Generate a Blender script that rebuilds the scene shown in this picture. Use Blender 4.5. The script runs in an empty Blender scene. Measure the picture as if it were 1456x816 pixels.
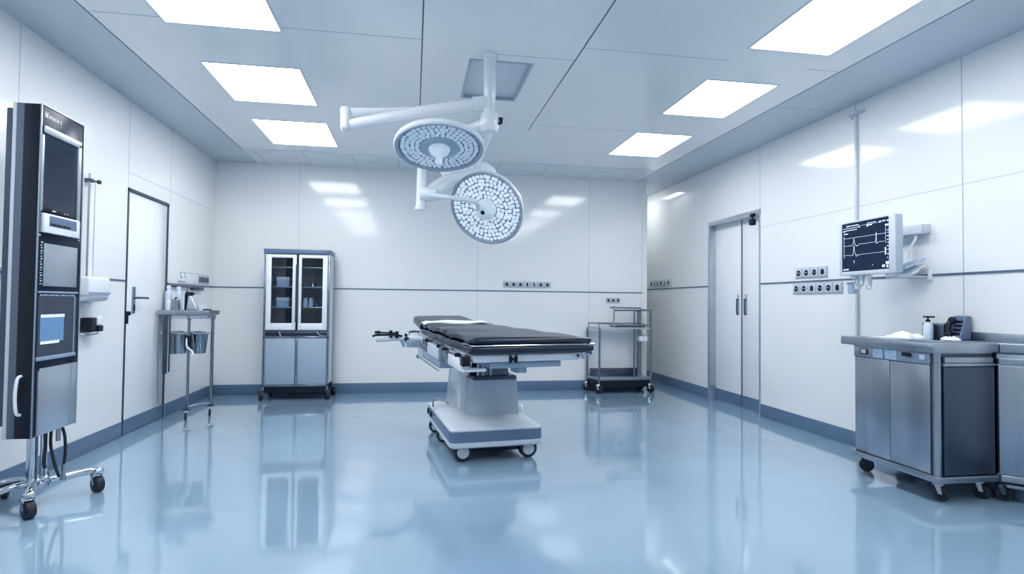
import bpy, bmesh, math, random
from mathutils import Vector, Matrix
random.seed(7)
SC = bpy.context.scene
COL = SC.collection
PI = math.pi

# ------------------------------------------------------------------ materials
def mat(name, col, rough=.4, metal=0.0, coat=0.0, coat_rough=.05, spec=.5, noise=None, bump=None, emit=None, ior=1.5):
    m = bpy.data.materials.new(name); m.use_nodes = True
    nt = m.node_tree; b = nt.nodes['Principled BSDF']
    b.inputs['Base Color'].default_value = (*col, 1)
    b.inputs['Roughness'].default_value = rough
    b.inputs['Metallic'].default_value = metal
    b.inputs['Coat Weight'].default_value = coat
    b.inputs['Coat Roughness'].default_value = coat_rough
    b.inputs['Specular IOR Level'].default_value = spec
    b.inputs['IOR'].default_value = ior
    if emit:
        b.inputs['Emission Color'].default_value = (*emit[0], 1)
        b.inputs['Emission Strength'].default_value = emit[1]
    if noise or bump:
        tc = nt.nodes.new('ShaderNodeTexCoord'); mp = nt.nodes.new('ShaderNodeMapping')
        nt.links.new(tc.outputs['Object'], mp.inputs['Vector'])
    if noise:      # (scale vector, amount): soft value variation of the base colour
        sc, amt = noise
        mp.inputs['Scale'].default_value = sc
        n = nt.nodes.new('ShaderNodeTexNoise'); n.inputs['Scale'].default_value = 1.0; n.inputs['Detail'].default_value = 4
        r = nt.nodes.new('ShaderNodeValToRGB')
        r.color_ramp.elements[0].position = .3; r.color_ramp.elements[1].position = .7
        r.color_ramp.elements[0].color = (*[c * (1 - amt) for c in col], 1)
        r.color_ramp.elements[1].color = (*[min(1, c * (1 + amt)) for c in col], 1)
        nt.links.new(mp.outputs['Vector'], n.inputs['Vector'])
        nt.links.new(n.outputs['Fac'], r.inputs['Fac']); nt.links.new(r.outputs['Color'], b.inputs['Base Color'])
    if bump:       # (scale, strength, distance)
        n2 = nt.nodes.new('ShaderNodeTexNoise'); n2.inputs['Scale'].default_value = bump[0]; n2.inputs['Detail'].default_value = 2
        bp = nt.nodes.new('ShaderNodeBump'); bp.inputs['Strength'].default_value = bump[1]; bp.inputs['Distance'].default_value = bump[2]
        nt.links.new(tc.outputs['Object'], n2.inputs['Vector'])
        nt.links.new(n2.outputs['Fac'], bp.inputs['Height']); nt.links.new(bp.outputs['Normal'], b.inputs['Normal'])
        if coat: nt.links.new(bp.outputs['Normal'], b.inputs['Coat Normal'])
    return m

def glass_mat(name, tint, ior=1.45, rough=.02):
    m = bpy.data.materials.new(name); m.use_nodes = True
    nt = m.node_tree; nt.nodes.clear()
    out = nt.nodes.new('ShaderNodeOutputMaterial'); mix = nt.nodes.new('ShaderNodeMixShader')
    tr = nt.nodes.new('ShaderNodeBsdfTransparent'); tr.inputs['Color'].default_value = (*tint, 1)
    gl = nt.nodes.new('ShaderNodeBsdfGlossy'); gl.inputs['Roughness'].default_value = rough
    fr = nt.nodes.new('ShaderNodeFresnel'); fr.inputs['IOR'].default_value = ior
    nt.links.new(fr.outputs[0], mix.inputs[0]); nt.links.new(tr.outputs[0], mix.inputs[1])
    nt.links.new(gl.outputs[0], mix.inputs[2]); nt.links.new(mix.outputs[0], out.inputs[0])
    return m

M = {}
M['wall'] = mat('wall_panel', (.815, .830, .835), .10, spec=.5, noise=((.5, .5, .5), .015))
M['ceiling'] = mat('ceiling_panel', (.82, .835, .845), .12, spec=.4, noise=((.6, .6, .6), .02))
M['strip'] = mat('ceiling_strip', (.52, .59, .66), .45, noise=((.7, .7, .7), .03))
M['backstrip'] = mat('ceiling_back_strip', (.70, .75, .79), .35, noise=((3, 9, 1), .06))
M['floor'] = mat('epoxy_floor', (.255, .385, .515), .10, spec=.6, coat=.8, coat_rough=.04, noise=((.8, .8, .8), .08), bump=(2.2, .10, .02))
M['base'] = mat('baseboard_blue', (.10, .175, .285), .3, noise=((2, 2, 2), .06))
M['seam'] = mat('seam_dark', (.03, .05, .09), .5)
M['seam_soft'] = mat('seam_soft', (.42, .50, .60), .4)
M['dado'] = mat('dado_strip', (.10, .15, .24), .35, metal=.3)
M['door'] = mat('door_leaf', (.82, .845, .865), .14)
M['steel'] = mat('brushed_steel', (.35, .40, .46), .30, metal=1, noise=((9, 9, .5), .13))
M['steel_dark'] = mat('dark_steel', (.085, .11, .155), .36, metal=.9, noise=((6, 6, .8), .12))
M['steel_flat'] = mat('satin_steel', (.48, .54, .61), .35, metal=.75, noise=((1, 1, 5), .06))
M['chrome'] = mat('chrome', (.56, .62, .69), .12, metal=1)
M['steel_leg'] = mat('polished_steel', (.25, .295, .35), .18, metal=1)
M['darkpanel'] = mat('slate_panel', (.095, .125, .175), .35)
M['white'] = mat('white_plastic', (.78, .82, .86), .28)
M['lampwhite'] = mat('lamp_enamel', (.80, .84, .88), .22, coat=.4)
M['offwhite'] = mat('pale_grey_plastic', (.56, .62, .69), .32)
M['greyblue'] = mat('grey_blue_plastic', (.10, .16, .26), .35)
M['midgrey'] = mat('mid_grey_plastic', (.26, .34, .46), .35)
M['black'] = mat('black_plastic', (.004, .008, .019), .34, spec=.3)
M['gloss'] = mat('black_gloss', (.012, .020, .042), .22, spec=.07)
M['rubber'] = mat('black_rubber', (.008, .011, .02), .55)
M['vinyl'] = mat('black_vinyl', (.004, .011, .030), .27, spec=.5, bump=(9, .12, .01))
M['vinylseam'] = mat('vinyl_piping', (.30, .38, .50), .3)
M['cloth'] = mat('white_cloth', (.80, .86, .92), .8, bump=(40, .2, .003))
M['bluecloth'] = mat('pale_blue_cloth', (.45, .58, .72), .8, bump=(40, .2, .003))
M['paper'] = mat('pale_label', (.48, .64, .80), .6, noise=((8, 60, 60), .14))
M['glass'] = glass_mat('clear_glass', (.86, .92, .97))
M['tglass'] = glass_mat('tinted_glass', (.42, .50, .60))
M['bottle'] = mat('milky_plastic', (.60, .70, .80), .25)
M['screen'] = mat('screen_dark', (.008, .014, .034), .25, spec=.12, emit=((.010, .022, .055), .5))
M['trace'] = mat('screen_trace', (.5, .6, .7), .5, emit=((.72, .84, 1), .75))
M['bluescreen'] = mat('screen_blue', (.05, .12, .24), .2, emit=((.10, .24, .46), .55))
M['diffuser'] = mat('light_diffuser', (.85, .9, .95), .5, emit=((.962, .974, .988), 14.2))
M['led_bright'] = mat('led_lens_bright', (.80, .88, .95), .25, emit=((.86, .94, 1), .34))
M['led_soft'] = mat('led_lens_soft', (.70, .79, .88), .15, coat=.5, emit=((.75, .88, 1), .14))
M['ledface'] = mat('led_face', (.17, .235, .32), .4)
M['rim'] = mat('lamp_rim', (.34, .41, .50), .22)
M['darkglass'] = mat('dark_glass', (.012, .020, .042), .09, spec=.35)
M['shroud'] = mat('grey_shroud', (.40, .475, .56), .3)
M['panelgrey'] = mat('cabinet_panel', (.34, .435, .53), .35)
M['lampdisc'] = mat('lamp_disc', (.36, .46, .56), .3)
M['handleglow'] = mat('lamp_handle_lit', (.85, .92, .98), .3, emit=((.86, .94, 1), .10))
M['inside'] = mat('cabinet_inside_shade', (.035, .055, .10), .45, noise=((9, 9, .6), .35))  # navy colour stands in for the unlit cabinet interior

# ------------------------------------------------------------------ geometry
class MB:
    """collects shapes, then links them as ONE mesh object"""
    def __init__(s): s.bm = bmesh.new()
    def _merge(s, t):
        me = bpy.data.meshes.new('tmp'); t.to_mesh(me); t.free(); s.bm.from_mesh(me); bpy.data.meshes.remove(me)
    def hexa(s, p, bev=0, seg=2):
        t = bmesh.new(); v = [t.verts.new(q) for q in p]
        for f in ((0, 3, 2, 1), (4, 5, 6, 7), (0, 1, 5, 4), (1, 2, 6, 5), (2, 3, 7, 6), (3, 0, 4, 7)): t.faces.new([v[i] for i in f])
        bmesh.ops.recalc_face_normals(t, faces=t.faces)
        if bev: bmesh.ops.bevel(t, geom=t.edges[:], offset=bev, segments=seg, affect='EDGES', profile=.5, clamp_overlap=True)
        s._merge(t); return s
    def box(s, x0, x1, y0, y1, z0, z1, bev=0, seg=2, rot=0, piv=None):
        p = [(x0, y0, z0), (x1, y0, z0), (x1, y1, z0), (x0, y1, z0), (x0, y0, z1), (x1, y0, z1), (x1, y1, z1), (x0, y1, z1)]
        if rot:
            c = Vector(piv or ((x0 + x1) / 2, (y0 + y1) / 2, 0)); R = Matrix.Rotation(rot, 3, 'Z')
            p = [R @ (Vector(q) - c) + c for q in p]
        return s.hexa(p, bev, seg)
    def cyl(s, a, b, r, r2=None, n=20, bev=0):
        a, b = Vector(a), Vector(b); d = b - a; t = bmesh.new()
        bmesh.ops.create_cone(t, cap_ends=True, segments=n, radius1=r, radius2=r if r2 is None else r2, depth=d.length)
        if bev:
            es = [e for e in t.edges if abs(e.verts[0].co.z - e.verts[1].co.z) < 1e-6]
            bmesh.ops.bevel(t, geom=es, offset=bev, segments=2, affect='EDGES', profile=.5)
        bmesh.ops.transform(t, matrix=Matrix.Translation((a + b) / 2) @ d.to_track_quat('Z', 'Y').to_matrix().to_4x4(), verts=t.verts)
        s._merge(t); return s
    def ball(s, c, r, sc=(1, 1, 1), n=16):
        t = bmesh.new(); bmesh.ops.create_uvsphere(t, u_segments=n, v_segments=n // 2, radius=r)
        for v in t.verts: v.co = Vector((v.co.x * sc[0], v.co.y * sc[1], v.co.z * sc[2])) + Vector(c)
        s._merge(t); return s
    def tube(s, pts, r, n=10, smooth=True, closed=False, r2=None):
        P = [Vector(p) for p in pts]
        if smooth and len(P) > 2:
            Q = []; L = len(P)
            rng = range(L if closed else L - 1)
            for i in rng:
                p0 = P[(i - 1) % L] if closed or i > 0 else P[0]; p1 = P[i]; p2 = P[(i + 1) % L]
                p3 = P[(i + 2) % L] if closed or i + 2 < L else P[-1]
                for k in range(6):
                    u = k / 6
                    Q.append(.5 * ((2 * p1) + (-p0 + p2) * u + (2 * p0 - 5 * p1 + 4 * p2 - p3) * u * u + (-p0 + 3 * p1 - 3 * p2 + p3) * u ** 3))
            if not closed: Q.append(P[-1])
            P = Q
        t = bmesh.new(); rings = []; N = len(P)
        up = None
        for i, p in enumerate(P):
            d = (P[(i + 1) % N] - P[(i - 1) % N]) if closed else (P[min(i + 1, N - 1)] - P[max(i - 1, 0)])
            d.normalize()
            if up is None:
                up = Vector((0, 0, 1)) if abs(d.z) < .9 else Vector((1, 0, 0))
            a = d.cross(up).normalized(); b = a.cross(d).normalized(); up = b
            rr = r if r2 is None else r + (r2 - r) * i / (N - 1)
            rings.append([t.verts.new(p + rr * (math.cos(2 * PI * k / n) * a + math.sin(2 * PI * k / n) * b)) for k in range(n)])
        for i in range(N if closed else N - 1):
            A, B = rings[i], rings[(i + 1) % N]
            for k in range(n): t.faces.new((A[k], A[(k + 1) % n], B[(k + 1) % n], B[k]))
        if not closed: t.faces.new(rings[0][::-1]); t.faces.new(rings[-1])
        bmesh.ops.recalc_face_normals(t, faces=t.faces)
        s._merge(t); return s
    def lathe(s, prof, c, axis=(0, 0, 1), n=40):
        """prof: (radius, height along axis) from one end to the other"""
        t = bmesh.new(); rings = []
        for r, h in prof:
            if r < 1e-5: rings.append([t.verts.new((0, 0, h))])
            else: rings.append([t.verts.new((r * math.cos(2 * PI * k / n), r * math.sin(2 * PI * k / n), h)) for k in range(n)])
        for A, B in zip(rings, rings[1:]):
            for k in range(n):
                k2 = (k + 1) % n
                f = [A[k % len(A)], A[k2 % len(A)], B[k2 % len(B)], B[k % len(B)]]
                g = []
                for v in f:
                    if v not in g: g.append(v)
                if len(g) > 2: t.faces.new(g)
        if len(rings[0]) > 1: t.faces.new(rings[0])
        if len(rings[-1]) > 1: t.faces.new(rings[-1])
        bmesh.ops.recalc_face_normals(t, faces=t.faces)
        bmesh.ops.transform(t, matrix=Matrix.Translation(c) @ Vector(axis).to_track_quat('Z', 'Y').to_matrix().to_4x4(), verts=t.verts)
        s._merge(t); return s
    def prism(s, poly, z0, z1, bev=0, M4=None):
        t = bmesh.new(); a = [t.verts.new((x, y, z0)) for x, y in poly]; b = [t.verts.new((x, y, z1)) for x, y in poly]; n = len(poly)
        t.faces.new(a[::-1]); t.faces.new(b)
        for i in range(n): t.faces.new((a[i], a[(i + 1) % n], b[(i + 1) % n], b[i]))
        bmesh.ops.recalc_face_normals(t, faces=t.faces)
        if bev: bmesh.ops.bevel(t, geom=t.edges[:], offset=bev, segments=2, affect='EDGES', profile=.5, clamp_overlap=True)
        if M4: bmesh.ops.transform(t, matrix=M4, verts=t.verts)
        s._merge(t); return s
    def rings(s, R, cap=True):
        t = bmesh.new(); V = [[t.verts.new(p) for p in r] for r in R]; n = len(V[0])
        for A, B in zip(V, V[1:]):
            for k in range(n): t.faces.new((A[k], A[(k + 1) % n], B[(k + 1) % n], B[k]))
        if cap: t.faces.new(V[0][::-1]); t.faces.new(V[-1])
        bmesh.ops.recalc_face_normals(t, faces=t.faces)
        s._merge(t); return s
    def sheet(s, G, th):
        """G: grid of points; a thin cloth with thickness th (downward)"""
        t = bmesh.new(); R, C = len(G), len(G[0])
        A = [[t.verts.new(p) for p in r] for r in G]
        B = [[t.verts.new(Vector(p) - Vector((0, 0, th))) for p in r] for r in G]
        for i in range(R - 1):
            for j in range(C - 1):
                t.faces.new((A[i][j], A[i][j + 1], A[i + 1][j + 1], A[i + 1][j])); t.faces.new((B[i][j], B[i + 1][j], B[i + 1][j + 1], B[i][j + 1]))
        for j in range(C - 1):
            t.faces.new((A[0][j], B[0][j], B[0][j + 1], A[0][j + 1])); t.faces.new((A[-1][j], A[-1][j + 1], B[-1][j + 1], B[-1][j]))
        for i in range(R - 1):
            t.faces.new((A[i][0], A[i + 1][0], B[i + 1][0], B[i][0])); t.faces.new((A[i][-1], B[i][-1], B[i + 1][-1], A[i + 1][-1]))
        bmesh.ops.recalc_face_normals(t, faces=t.faces)
        s._merge(t); return s
    def build(s, name, material, parent=None, ang=38):
        off = Vector((0, 0, 0)); o = parent
        while o is not None: off += o.location; o = o.parent
        if off.length: bmesh.ops.translate(s.bm, vec=-off, verts=s.bm.verts)
        for f in s.bm.faces: f.smooth = True
        lim = math.radians(ang)
        for e in s.bm.edges:
            if len(e.link_faces) == 2 and e.calc_face_angle(0) > lim: e.smooth = False
        me = bpy.data.meshes.new(name); s.bm.to_mesh(me); s.bm.free()
        me.materials.append(M[material]); ob = bpy.data.objects.new(name, me); COL.objects.link(ob); ob.parent = parent
        return ob

def tag(o, label=None, cat=None, group=None, kind=None):
    for k, v in (('label', label), ('category', cat), ('group', group), ('kind', kind)):
        if v: o[k] = v
    return o
def thing(name, loc, label, cat, group=None):
    o = bpy.data.objects.new(name, None); COL.objects.link(o); o.location = loc; o.empty_display_size = .1
    return tag(o, label, cat, group)
def struct(mb, name, m, parent=None):
    o = mb.build(name, m, parent)
    o['kind'] = 'structure'
    return o

# ------------------------------------------------------------------ the room
XL, XR, D, H = -2.366, 3.557, 7.394, 2.8
Y0, YE = -1.8, 8.75           # wall behind the camera, end of the alcove
XA = 3.10                     # the back wall stops here; the right wall runs on into an alcove
T = .12
struct(MB().box(XL - T, XR + .3, Y0 - T, YE + T, -.1, 0), 'floor', 'floor')
# left wall with its door opening
DL = (5.272, 6.085, 2.066)
wl = struct(MB().box(XL - T, XL, Y0, DL[0], 0, H).box(XL - T, XL, DL[1], D + T, 0, H).box(XL - T, XL, DL[0], DL[1], DL[2], H), 'wall_left', 'wall')
DR = (5.485, 6.535, 2.13)
wr = struct(MB().box(XR, XR + T, Y0, DR[0], 0, H).box(XR, XR + T, DR[1], YE, 0, H).box(XR, XR + T, DR[0], DR[1], DR[2], H), 'wall_right', 'wall')
wb = struct(MB().box(XL, XA, D, D + T, 0, H), 'wall_back', 'wall')
struct(MB().box(XA - .02, XR + T, YE, YE + T, 0, H).box(XA - T, XA, D + T, YE + T, 0, H), 'wall_alcove', 'wall')
struct(MB().box(XL - T, XR + T, Y0 - T, Y0, 0, H), 'wall_front', 'wall')

LIGHTS = []
for x0, x1, ys in ((-1.50, -.82, (2.92, 4.285, 5.57)), (2.10, 2.695, (2.58, 3.90, 5.255))):
    for y in ys: LIGHTS.append((x0, x1, y, y + (.80 if y < 5 else .85)))
for x0, x1, ys in ((-1.50, -.82, (1.57, .22)), (2.10, 2.695, (1.23, -.12))):
    for y in ys: LIGHTS.append((x0, x1, y, y + .80))
VENT = (.35, .80, 3.88, 4.64)
SI = (-1.885, 2.955, 6.68)    # inner edges of the perimeter strip
def cells(x0, x1, y0, y1, holes):
    xs = sorted({x0, x1, *[h[i] for h in holes for i in (0, 1)]}); ys = sorted({y0, y1, *[h[i] for h in holes for i in (2, 3)]})
    t = bmesh.new()
    for a, b in zip(xs, xs[1:]):
        for c, d in zip(ys, ys[1:]):
            mx, my = (a + b) / 2, (c + d) / 2
            if any(h[0] < mx < h[1] and h[2] < my < h[3] for h in holes): continue
            t.faces.new([t.verts.new(q) for q in ((a, c, H), (a, d, H), (b, d, H), (b, c, H))])
    bmesh.ops.remove_doubles(t, verts=t.verts, dist=1e-5)
    r = bmesh.ops.extrude_face_region(t, geom=t.faces[:])
    bmesh.ops.translate(t, vec=(0, 0, .06), verts=[v for v in r['geom'] if isinstance(v, bmesh.types.BMVert)])
    bmesh.ops.recalc_face_normals(t, faces=t.faces)
    mb = MB(); mb._merge(t)
    return mb
ce = struct(cells(SI[0], SI[1], Y0, SI[2], [*LIGHTS, VENT]), 'ceiling', 'ceiling')
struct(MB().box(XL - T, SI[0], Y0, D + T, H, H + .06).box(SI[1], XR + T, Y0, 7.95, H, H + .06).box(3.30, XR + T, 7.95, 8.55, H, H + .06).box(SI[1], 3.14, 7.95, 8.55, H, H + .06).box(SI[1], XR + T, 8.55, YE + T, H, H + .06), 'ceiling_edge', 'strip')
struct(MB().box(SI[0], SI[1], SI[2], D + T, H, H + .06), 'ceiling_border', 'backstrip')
struct(MB().box(XL - T, XR + T, Y0 - T, YE + T, H + .14, H + .2), 'ceiling_slab', 'seam')
s = MB(); e = .0008
for x in SI[:2]: s.box(x - .004, x + .004, Y0, SI[2], H - e, H + .002)
s.box(.026, .034, 3.0, 4.9, H - e, H + .002).box(.026, .034, Y0, 3.0, H - e, H + .002).box(1.06, 1.068, Y0, 5.40, H - e, H + .002)
struct(s, 'ceiling_joint', 'seam', ce)
s = MB()
for a, b, y in ((-1.885, .03, 3.655), (1.064, 2.10, 3.575), (.50, 1.064, 3.775), (1.0, 2.10, 5.235), (2.695, 2.955, 3.60)): s.box(a, b, y - .0025, y + .0025, H - e, H + .002)
s.box(SI[1], XR, 4.335, 4.341, H - e, H + .002).box(SI[0], SI[1], SI[2] - .003, SI[2] + .003, H - e, H + .002)
for x in (-1.78, -1.25, -.72, -.2, .4, 1.0, 1.6, 2.2, 2.7): s.box(x - .003, x + .003, SI[2], D, H - e, H + .002)
s.box(XA, XR, D - .003, D + .003, H - e, H + .002).box(XA - .003, XA + .003, D - .003, YE, H - e, H + .002)
struct(s, 'ceiling_seam', 'midgrey', ce)

# joints of the wall panels
def vs(mb, wall, p, z0, z1, w=.003, th=.0012):
    if wall == 'L': mb.box(XL, XL + th, p - w, p + w, z0, z1)
    elif wall == 'R': mb.box(XR - th, XR, p - w, p + w, z0, z1)
    else: mb.box(p - w, p + w, D - th, D, z0, z1)
s = MB(); vs(s, 'L', 5.27, DL[2], H); vs(s, 'L', 6.12, DL[2] + .02, H); vs(s, 'L', 3.90, 1.3, H); vs(s, 'L', 2.4, 0.1, H)
s.box(XL, XL + .0012, 5.27, D, 2.197, 2.203); struct(s, 'panel_joint', 'seam_soft', wl)
s = MB(); vs(s, 'R', 4.16, .12, H, .004); vs(s, 'R', 3.23, .9, H, .004); vs(s, 'R', 5.485, DR[2], H); vs(s, 'R', 2.3, .1, H)
s.box(XR - .0012, XR, Y0, 5.485, 1.950, 1.954); struct(s, 'panel_joint', 'seam_soft', wr)
s = MB()
for x in (-1.40, .807, 2.298): vs(s, 'B', x, .12, H, .0022)
struct(s, 'panel_joint', 'seam_soft', wb)
# dark strip at dado height on each wall
struct(MB().box(XL, XL + .006, Y0, DL[0], 1.283, 1.297).box(XL, XL + .006, DL[1], D, 1.283, 1.297), 'trim_1', 'dado')
struct(MB().box(XL, 3.035, D - .006, D, 1.284, 1.297), 'trim_2', 'dado')
struct(MB().box(XR - .006, XR, Y0, DR[0], 1.357, 1.371).box(XR - .006, XR, DR[1], YE, 1.357, 1.371), 'trim_3', 'dado')
# baseboards
BH = .125
struct(MB().box(XL, XL + .012, Y0, DL[0] - .02, 0, BH, .003).box(XL, XL + .012, DL[1] + .02, D, 0, BH, .003), 'baseboard_left', 'base')
struct(MB().box(XL, XA, D - .012, D, 0, BH, .003), 'baseboard_back', 'base')
struct(MB().box(XR - .012, XR, Y0, DR[0] - .02, 0, BH, .003).box(XR - .012, XR, DR[1] + .02, YE, 0, BH, .003), 'baseboard_right', 'base')
# corner cover strip where the back wall ends
c = struct(MB().box(3.035, XA + .004, D - .03, D + .02, 0, 2.585, .004), 'trim_4', 'wall')
struct(MB().box(3.028, XA + .012, D - .04, D - .002, 2.575, 2.62, .006).box(3.05, 3.09, D - .05, D - .03, 1.275, 1.31, .004), 'trim_cap', 'white', c)

# left door: flush leaf, thin dark steel frame, blue kick strip
d1 = struct(MB().box(XL - .055, XL - .008, DL[0] + .018, DL[1] - .014, .004, DL[2] - .022, .002), 'door_1', 'door')
struct(MB().box(XL - .06, XL + .006, DL[0] - .004, DL[0] + .016, 0, DL[2]).box(XL - .06, XL + .004, DL[1] - .012, DL[1] + .004, 0, DL[2])
       .box(XL - .06, XL + .006, DL[0] - .004, DL[1] + .004, DL[2] - .02, DL[2] + .004), 'door_frame', 'steel_dark', d1)
struct(MB().box(XL - .008, XL - .002, DL[0] + .018, DL[1] - .014, .006, BH), 'kick_plate', 'base', d1)
struct(MB().box(XL - .008, XL + .002, 5.405, 5.455, 1.015, 1.245, .012, 3), 'handle_plate', 'steel', d1)
struct(MB().tube([(XL, 5.43, 1.148), (XL + .045, 5.43, 1.148), (XL + .055, 5.46, 1.148), (XL + .055, 5.56, 1.146)], .009), 'door_handle', 'steel_dark', d1)
struct(MB().box(XL + .002, XL + .006, 5.42, 5.442, 1.04, 1.09, .002), 'lock_cylinder', 'black', d1)
struct(MB().box(XL - .004, XL + .02, 5.276, 5.30, .93, 1.035, .004).box(XL + .002, XL + .03, 5.29, 5.315, 1.0, 1.035, .004), 'door_latch', 'black', d1)
# right double door in a recess
dx = XR + .076
d2 = struct(MB().box(dx, dx + .04, 5.955, DR[1] - .002, .0, DR[2] - .03, .002), 'door_2', 'door')
d3 = struct(MB().box(dx, dx + .04, DR[0] + .002, 5.94, .0, DR[2] - .03, .002), 'door_3', 'door')
struct(MB().box(XR - .008, dx + .04, DR[1] - .02, DR[1] + .018, 0, DR[2] + .02, .002).box(XR - .008, dx + .04, DR[0] - .01, DR[0] + .012, 0, DR[2] + .02, .002)
       .box(XR - .01, dx + .04, DR[0] - .01, DR[1] + .018, DR[2] - .035, DR[2] + .02, .002), 'trim_5', 'steel_flat')
struct(MB().box(dx - .004, dx, 5.939, 5.956, 0, DR[2] - .03), 'trim_6', 'seam')
for d, ys, hy in ((d2, (5.957, DR[1] - .022), 6.02), (d3, (DR[0] + .014, 5.938), 5.865)):
    struct(MB().box(dx - .006, dx, *ys, .004, BH + .01), 'kick_plate', 'base', d)
    h = struct(MB().box(dx - .006, dx, hy - .022, hy + .022, 1.030, 1.262, .010, 3), 'handle_plate', 'steel_flat', d)
    struct(MB().tube([(dx - .004, hy, 1.04), (dx - .020, hy, 1.048), (dx - .020, hy, 1.19), (dx - .004, hy, 1.20)], .0075).box(dx - .018, dx - .006, hy - .02, hy + .02, 1.195, 1.21), 'door_handle', 'steel_dark', d)
# black sensor at the head of the double door
t = thing('door_sensor', (XR - .02, 5.57, 2.03), 'small black sensor hanging at the top corner of the double door', 'sensor')
MB().box(XR - .05, XR - .01, 5.545, 5.60, 2.075, 2.11, .006).box(XR - .035, XR - .02, 5.565, 5.58, 2.05, 2.08).build('bracket', 'black', t)
MB().box(XR - .06, XR - .005, 5.54, 5.605, 1.985, 2.055, .014, 3).build('sensor_body', 'black', t)

# ------------------------------------------------------------------ ceiling lights and vent
LIGHTS.append((3.14, 3.30, 7.95, 8.55))  # added lamp, out of view, brightens the alcove wall
LT = ['ceiling light of the left row nearest to the camera, cut by the top edge of the photo', 'middle one of the three ceiling lights on the left side',
      'ceiling light of the left row nearest the back wall, above the glass cabinet', 'largest ceiling light of the right row, nearest to the camera',
      'middle one of the three ceiling lights on the right side', 'ceiling light of the right row nearest the back wall']
for i, (a, b, c, d) in enumerate(LIGHTS):
    lab = 'recessed ' + LT[i].replace(', cut by the top edge of the photo', '') if i < 6 else 'recessed ceiling light outside the photo, behind the camera' if i < 10 else 'narrow ceiling light added out of sight in the corner alcove to brighten its wall'
    t = thing('ceiling_light', ((a + b) / 2, (c + d) / 2, H), lab, 'ceiling light', 'recessed ceiling lights')
    f = .014
    mb = MB()
    for bx in ((a, a + f, c, d), (b - f, b, c, d), (a + f, b - f, c, c + f), (a + f, b - f, d - f, d)): mb.box(*bx, H - .003, H + .05)
    mb.build('frame', 'offwhite', t)
    MB().box(a + f, b - f, c + f, d - f, H + .012, H + .03).build('diffuser', 'diffuser', t)
a, b, c, d = VENT
t = thing('ceiling_hatch', ((a + b) / 2, (c + d) / 2, H), 'recessed grey access panel in the ceiling beside the surgical lamp column', 'ceiling panel')
mb = MB(); f = .02
for bx in ((a, a + f, c, d), (b - f, b, c, d), (a + f, b - f, c, c + f), (a + f, b - f, d - f, d)): mb.box(*bx, H - .004, H + .05)
mb.build('frame', 'panelgrey', t)
MB().box(a + f, b - f, c + f, d - f, H + .02, H + .04).build('panel', 'offwhite', t)

# ------------------------------------------------------------------ surgical lamp
def cell_disc(c, nrm, R, rings_, cover, jit, material, name, parent, lift):
    """a field of separate little lenses in concentric rings"""
    q = Vector(nrm).to_track_quat('Z', 'Y').to_matrix().to_4x4(); T4 = Matrix.Translation(c) @ q
    t = bmesh.new()
    for rr in rings_:
        w = cover * R; n = max(6, round(2 * PI * rr * R / w)); ph = random.random()
        for k in range(n):
            a0 = 2 * PI * (k + ph) / n + random.uniform(-jit, jit) * .07 * w / (rr * R); r0 = rr * R + random.uniform(-jit, jit) * w * .07
            hw = .455 * 2 * PI * r0 / n; hh = .455 * w; m = 12; sp = random.uniform(.92, 1.0); ro = random.uniform(0, 1)
            base, top = [], []
            for j in range(m):
                an = 2 * PI * (j + ro) / m; cx, sy = math.cos(an), math.sin(an)
                u = hw * sp * math.copysign(abs(cx) ** .6, cx); v = hh * sp * math.copysign(abs(sy) ** .6, sy)
                for lst, kf, z in ((base, 1, 0), (top, .86, lift)):
                    rad, tan = r0 + v * kf, u * kf
                    lst.append(t.verts.new((rad * math.cos(a0) - tan * math.sin(a0), rad * math.sin(a0) + tan * math.cos(a0), z)))
            for j in range(m): t.faces.new((base[j], base[(j + 1) % m], top[(j + 1) % m], top[j]))
            t.faces.new(top)
    bmesh.ops.recalc_face_normals(t, faces=t.faces)
    bmesh.ops.transform(t, matrix=T4, verts=t.verts)
    mb = MB(); mb._merge(t); return mb.build(name, material, parent, ang=60)

CX, CY = .482, 3.797
lamp = thing('surgical_lamp', (CX, CY, H), 'white ceiling-mounted surgical lamp with two round LED heads on jointed arms above the operating table', 'surgical lamp')
MB().lathe([(.0, 0), (.052, 0), (.052, .012), (.043, .02), (.041, .27), (.038, .30), (.038, .315)][::-1] and
           [(.046, H), (.052, H - .012), (.0425, H - .02), (.041, 2.52), (.037, 2.505), (.037, 2.49)], (CX, CY, 0)).build('ceiling_column', 'lampwhite', lamp)
MB().lathe([(.030, 2.50), (.041, 2.50), (.041, 2.452), (.034, 2.446), (.034, 2.438), (.042, 2.432), (.042, 2.385), (.030, 2.385)], (CX, CY, 0)).build('swivel_joint', 'lampwhite', lamp)
hb = MB().lathe([(.0, 2.40), (.056, 2.398), (.060, 2.385), (.060, 2.292), (.054, 2.28), (.0, 2.278)], (CX, CY, 0)).build('arm_hub', 'lampwhite', lamp)
MB().cyl((CX + .055, CY - .02, 2.335), (CX + .078, CY - .02, 2.335), .008).cyl((CX + .075, CY - .02, 2.333), (CX + .075, CY - .02, 2.372), .010, .016).build('knob', 'black', hb)
EL = Vector((-.462, 3.957, 2.355))
A0 = Vector((CX - .03, CY + .005, 2.478))
MB().tube([A0, A0.lerp(EL, .1) + Vector((0, 0, -.004)), A0.lerp(EL, .5) + Vector((0, 0, -.012)), EL + Vector((.03, 0, -.035))], .043, 16, r2=.036).build('upper_arm', 'lampwhite', lamp)
MB().cyl(A0 + Vector((.02, 0, 0)), A0.lerp(EL, .09), .047, .047, 24, .004).build('arm_collar', 'lampwhite', lamp)
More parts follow.
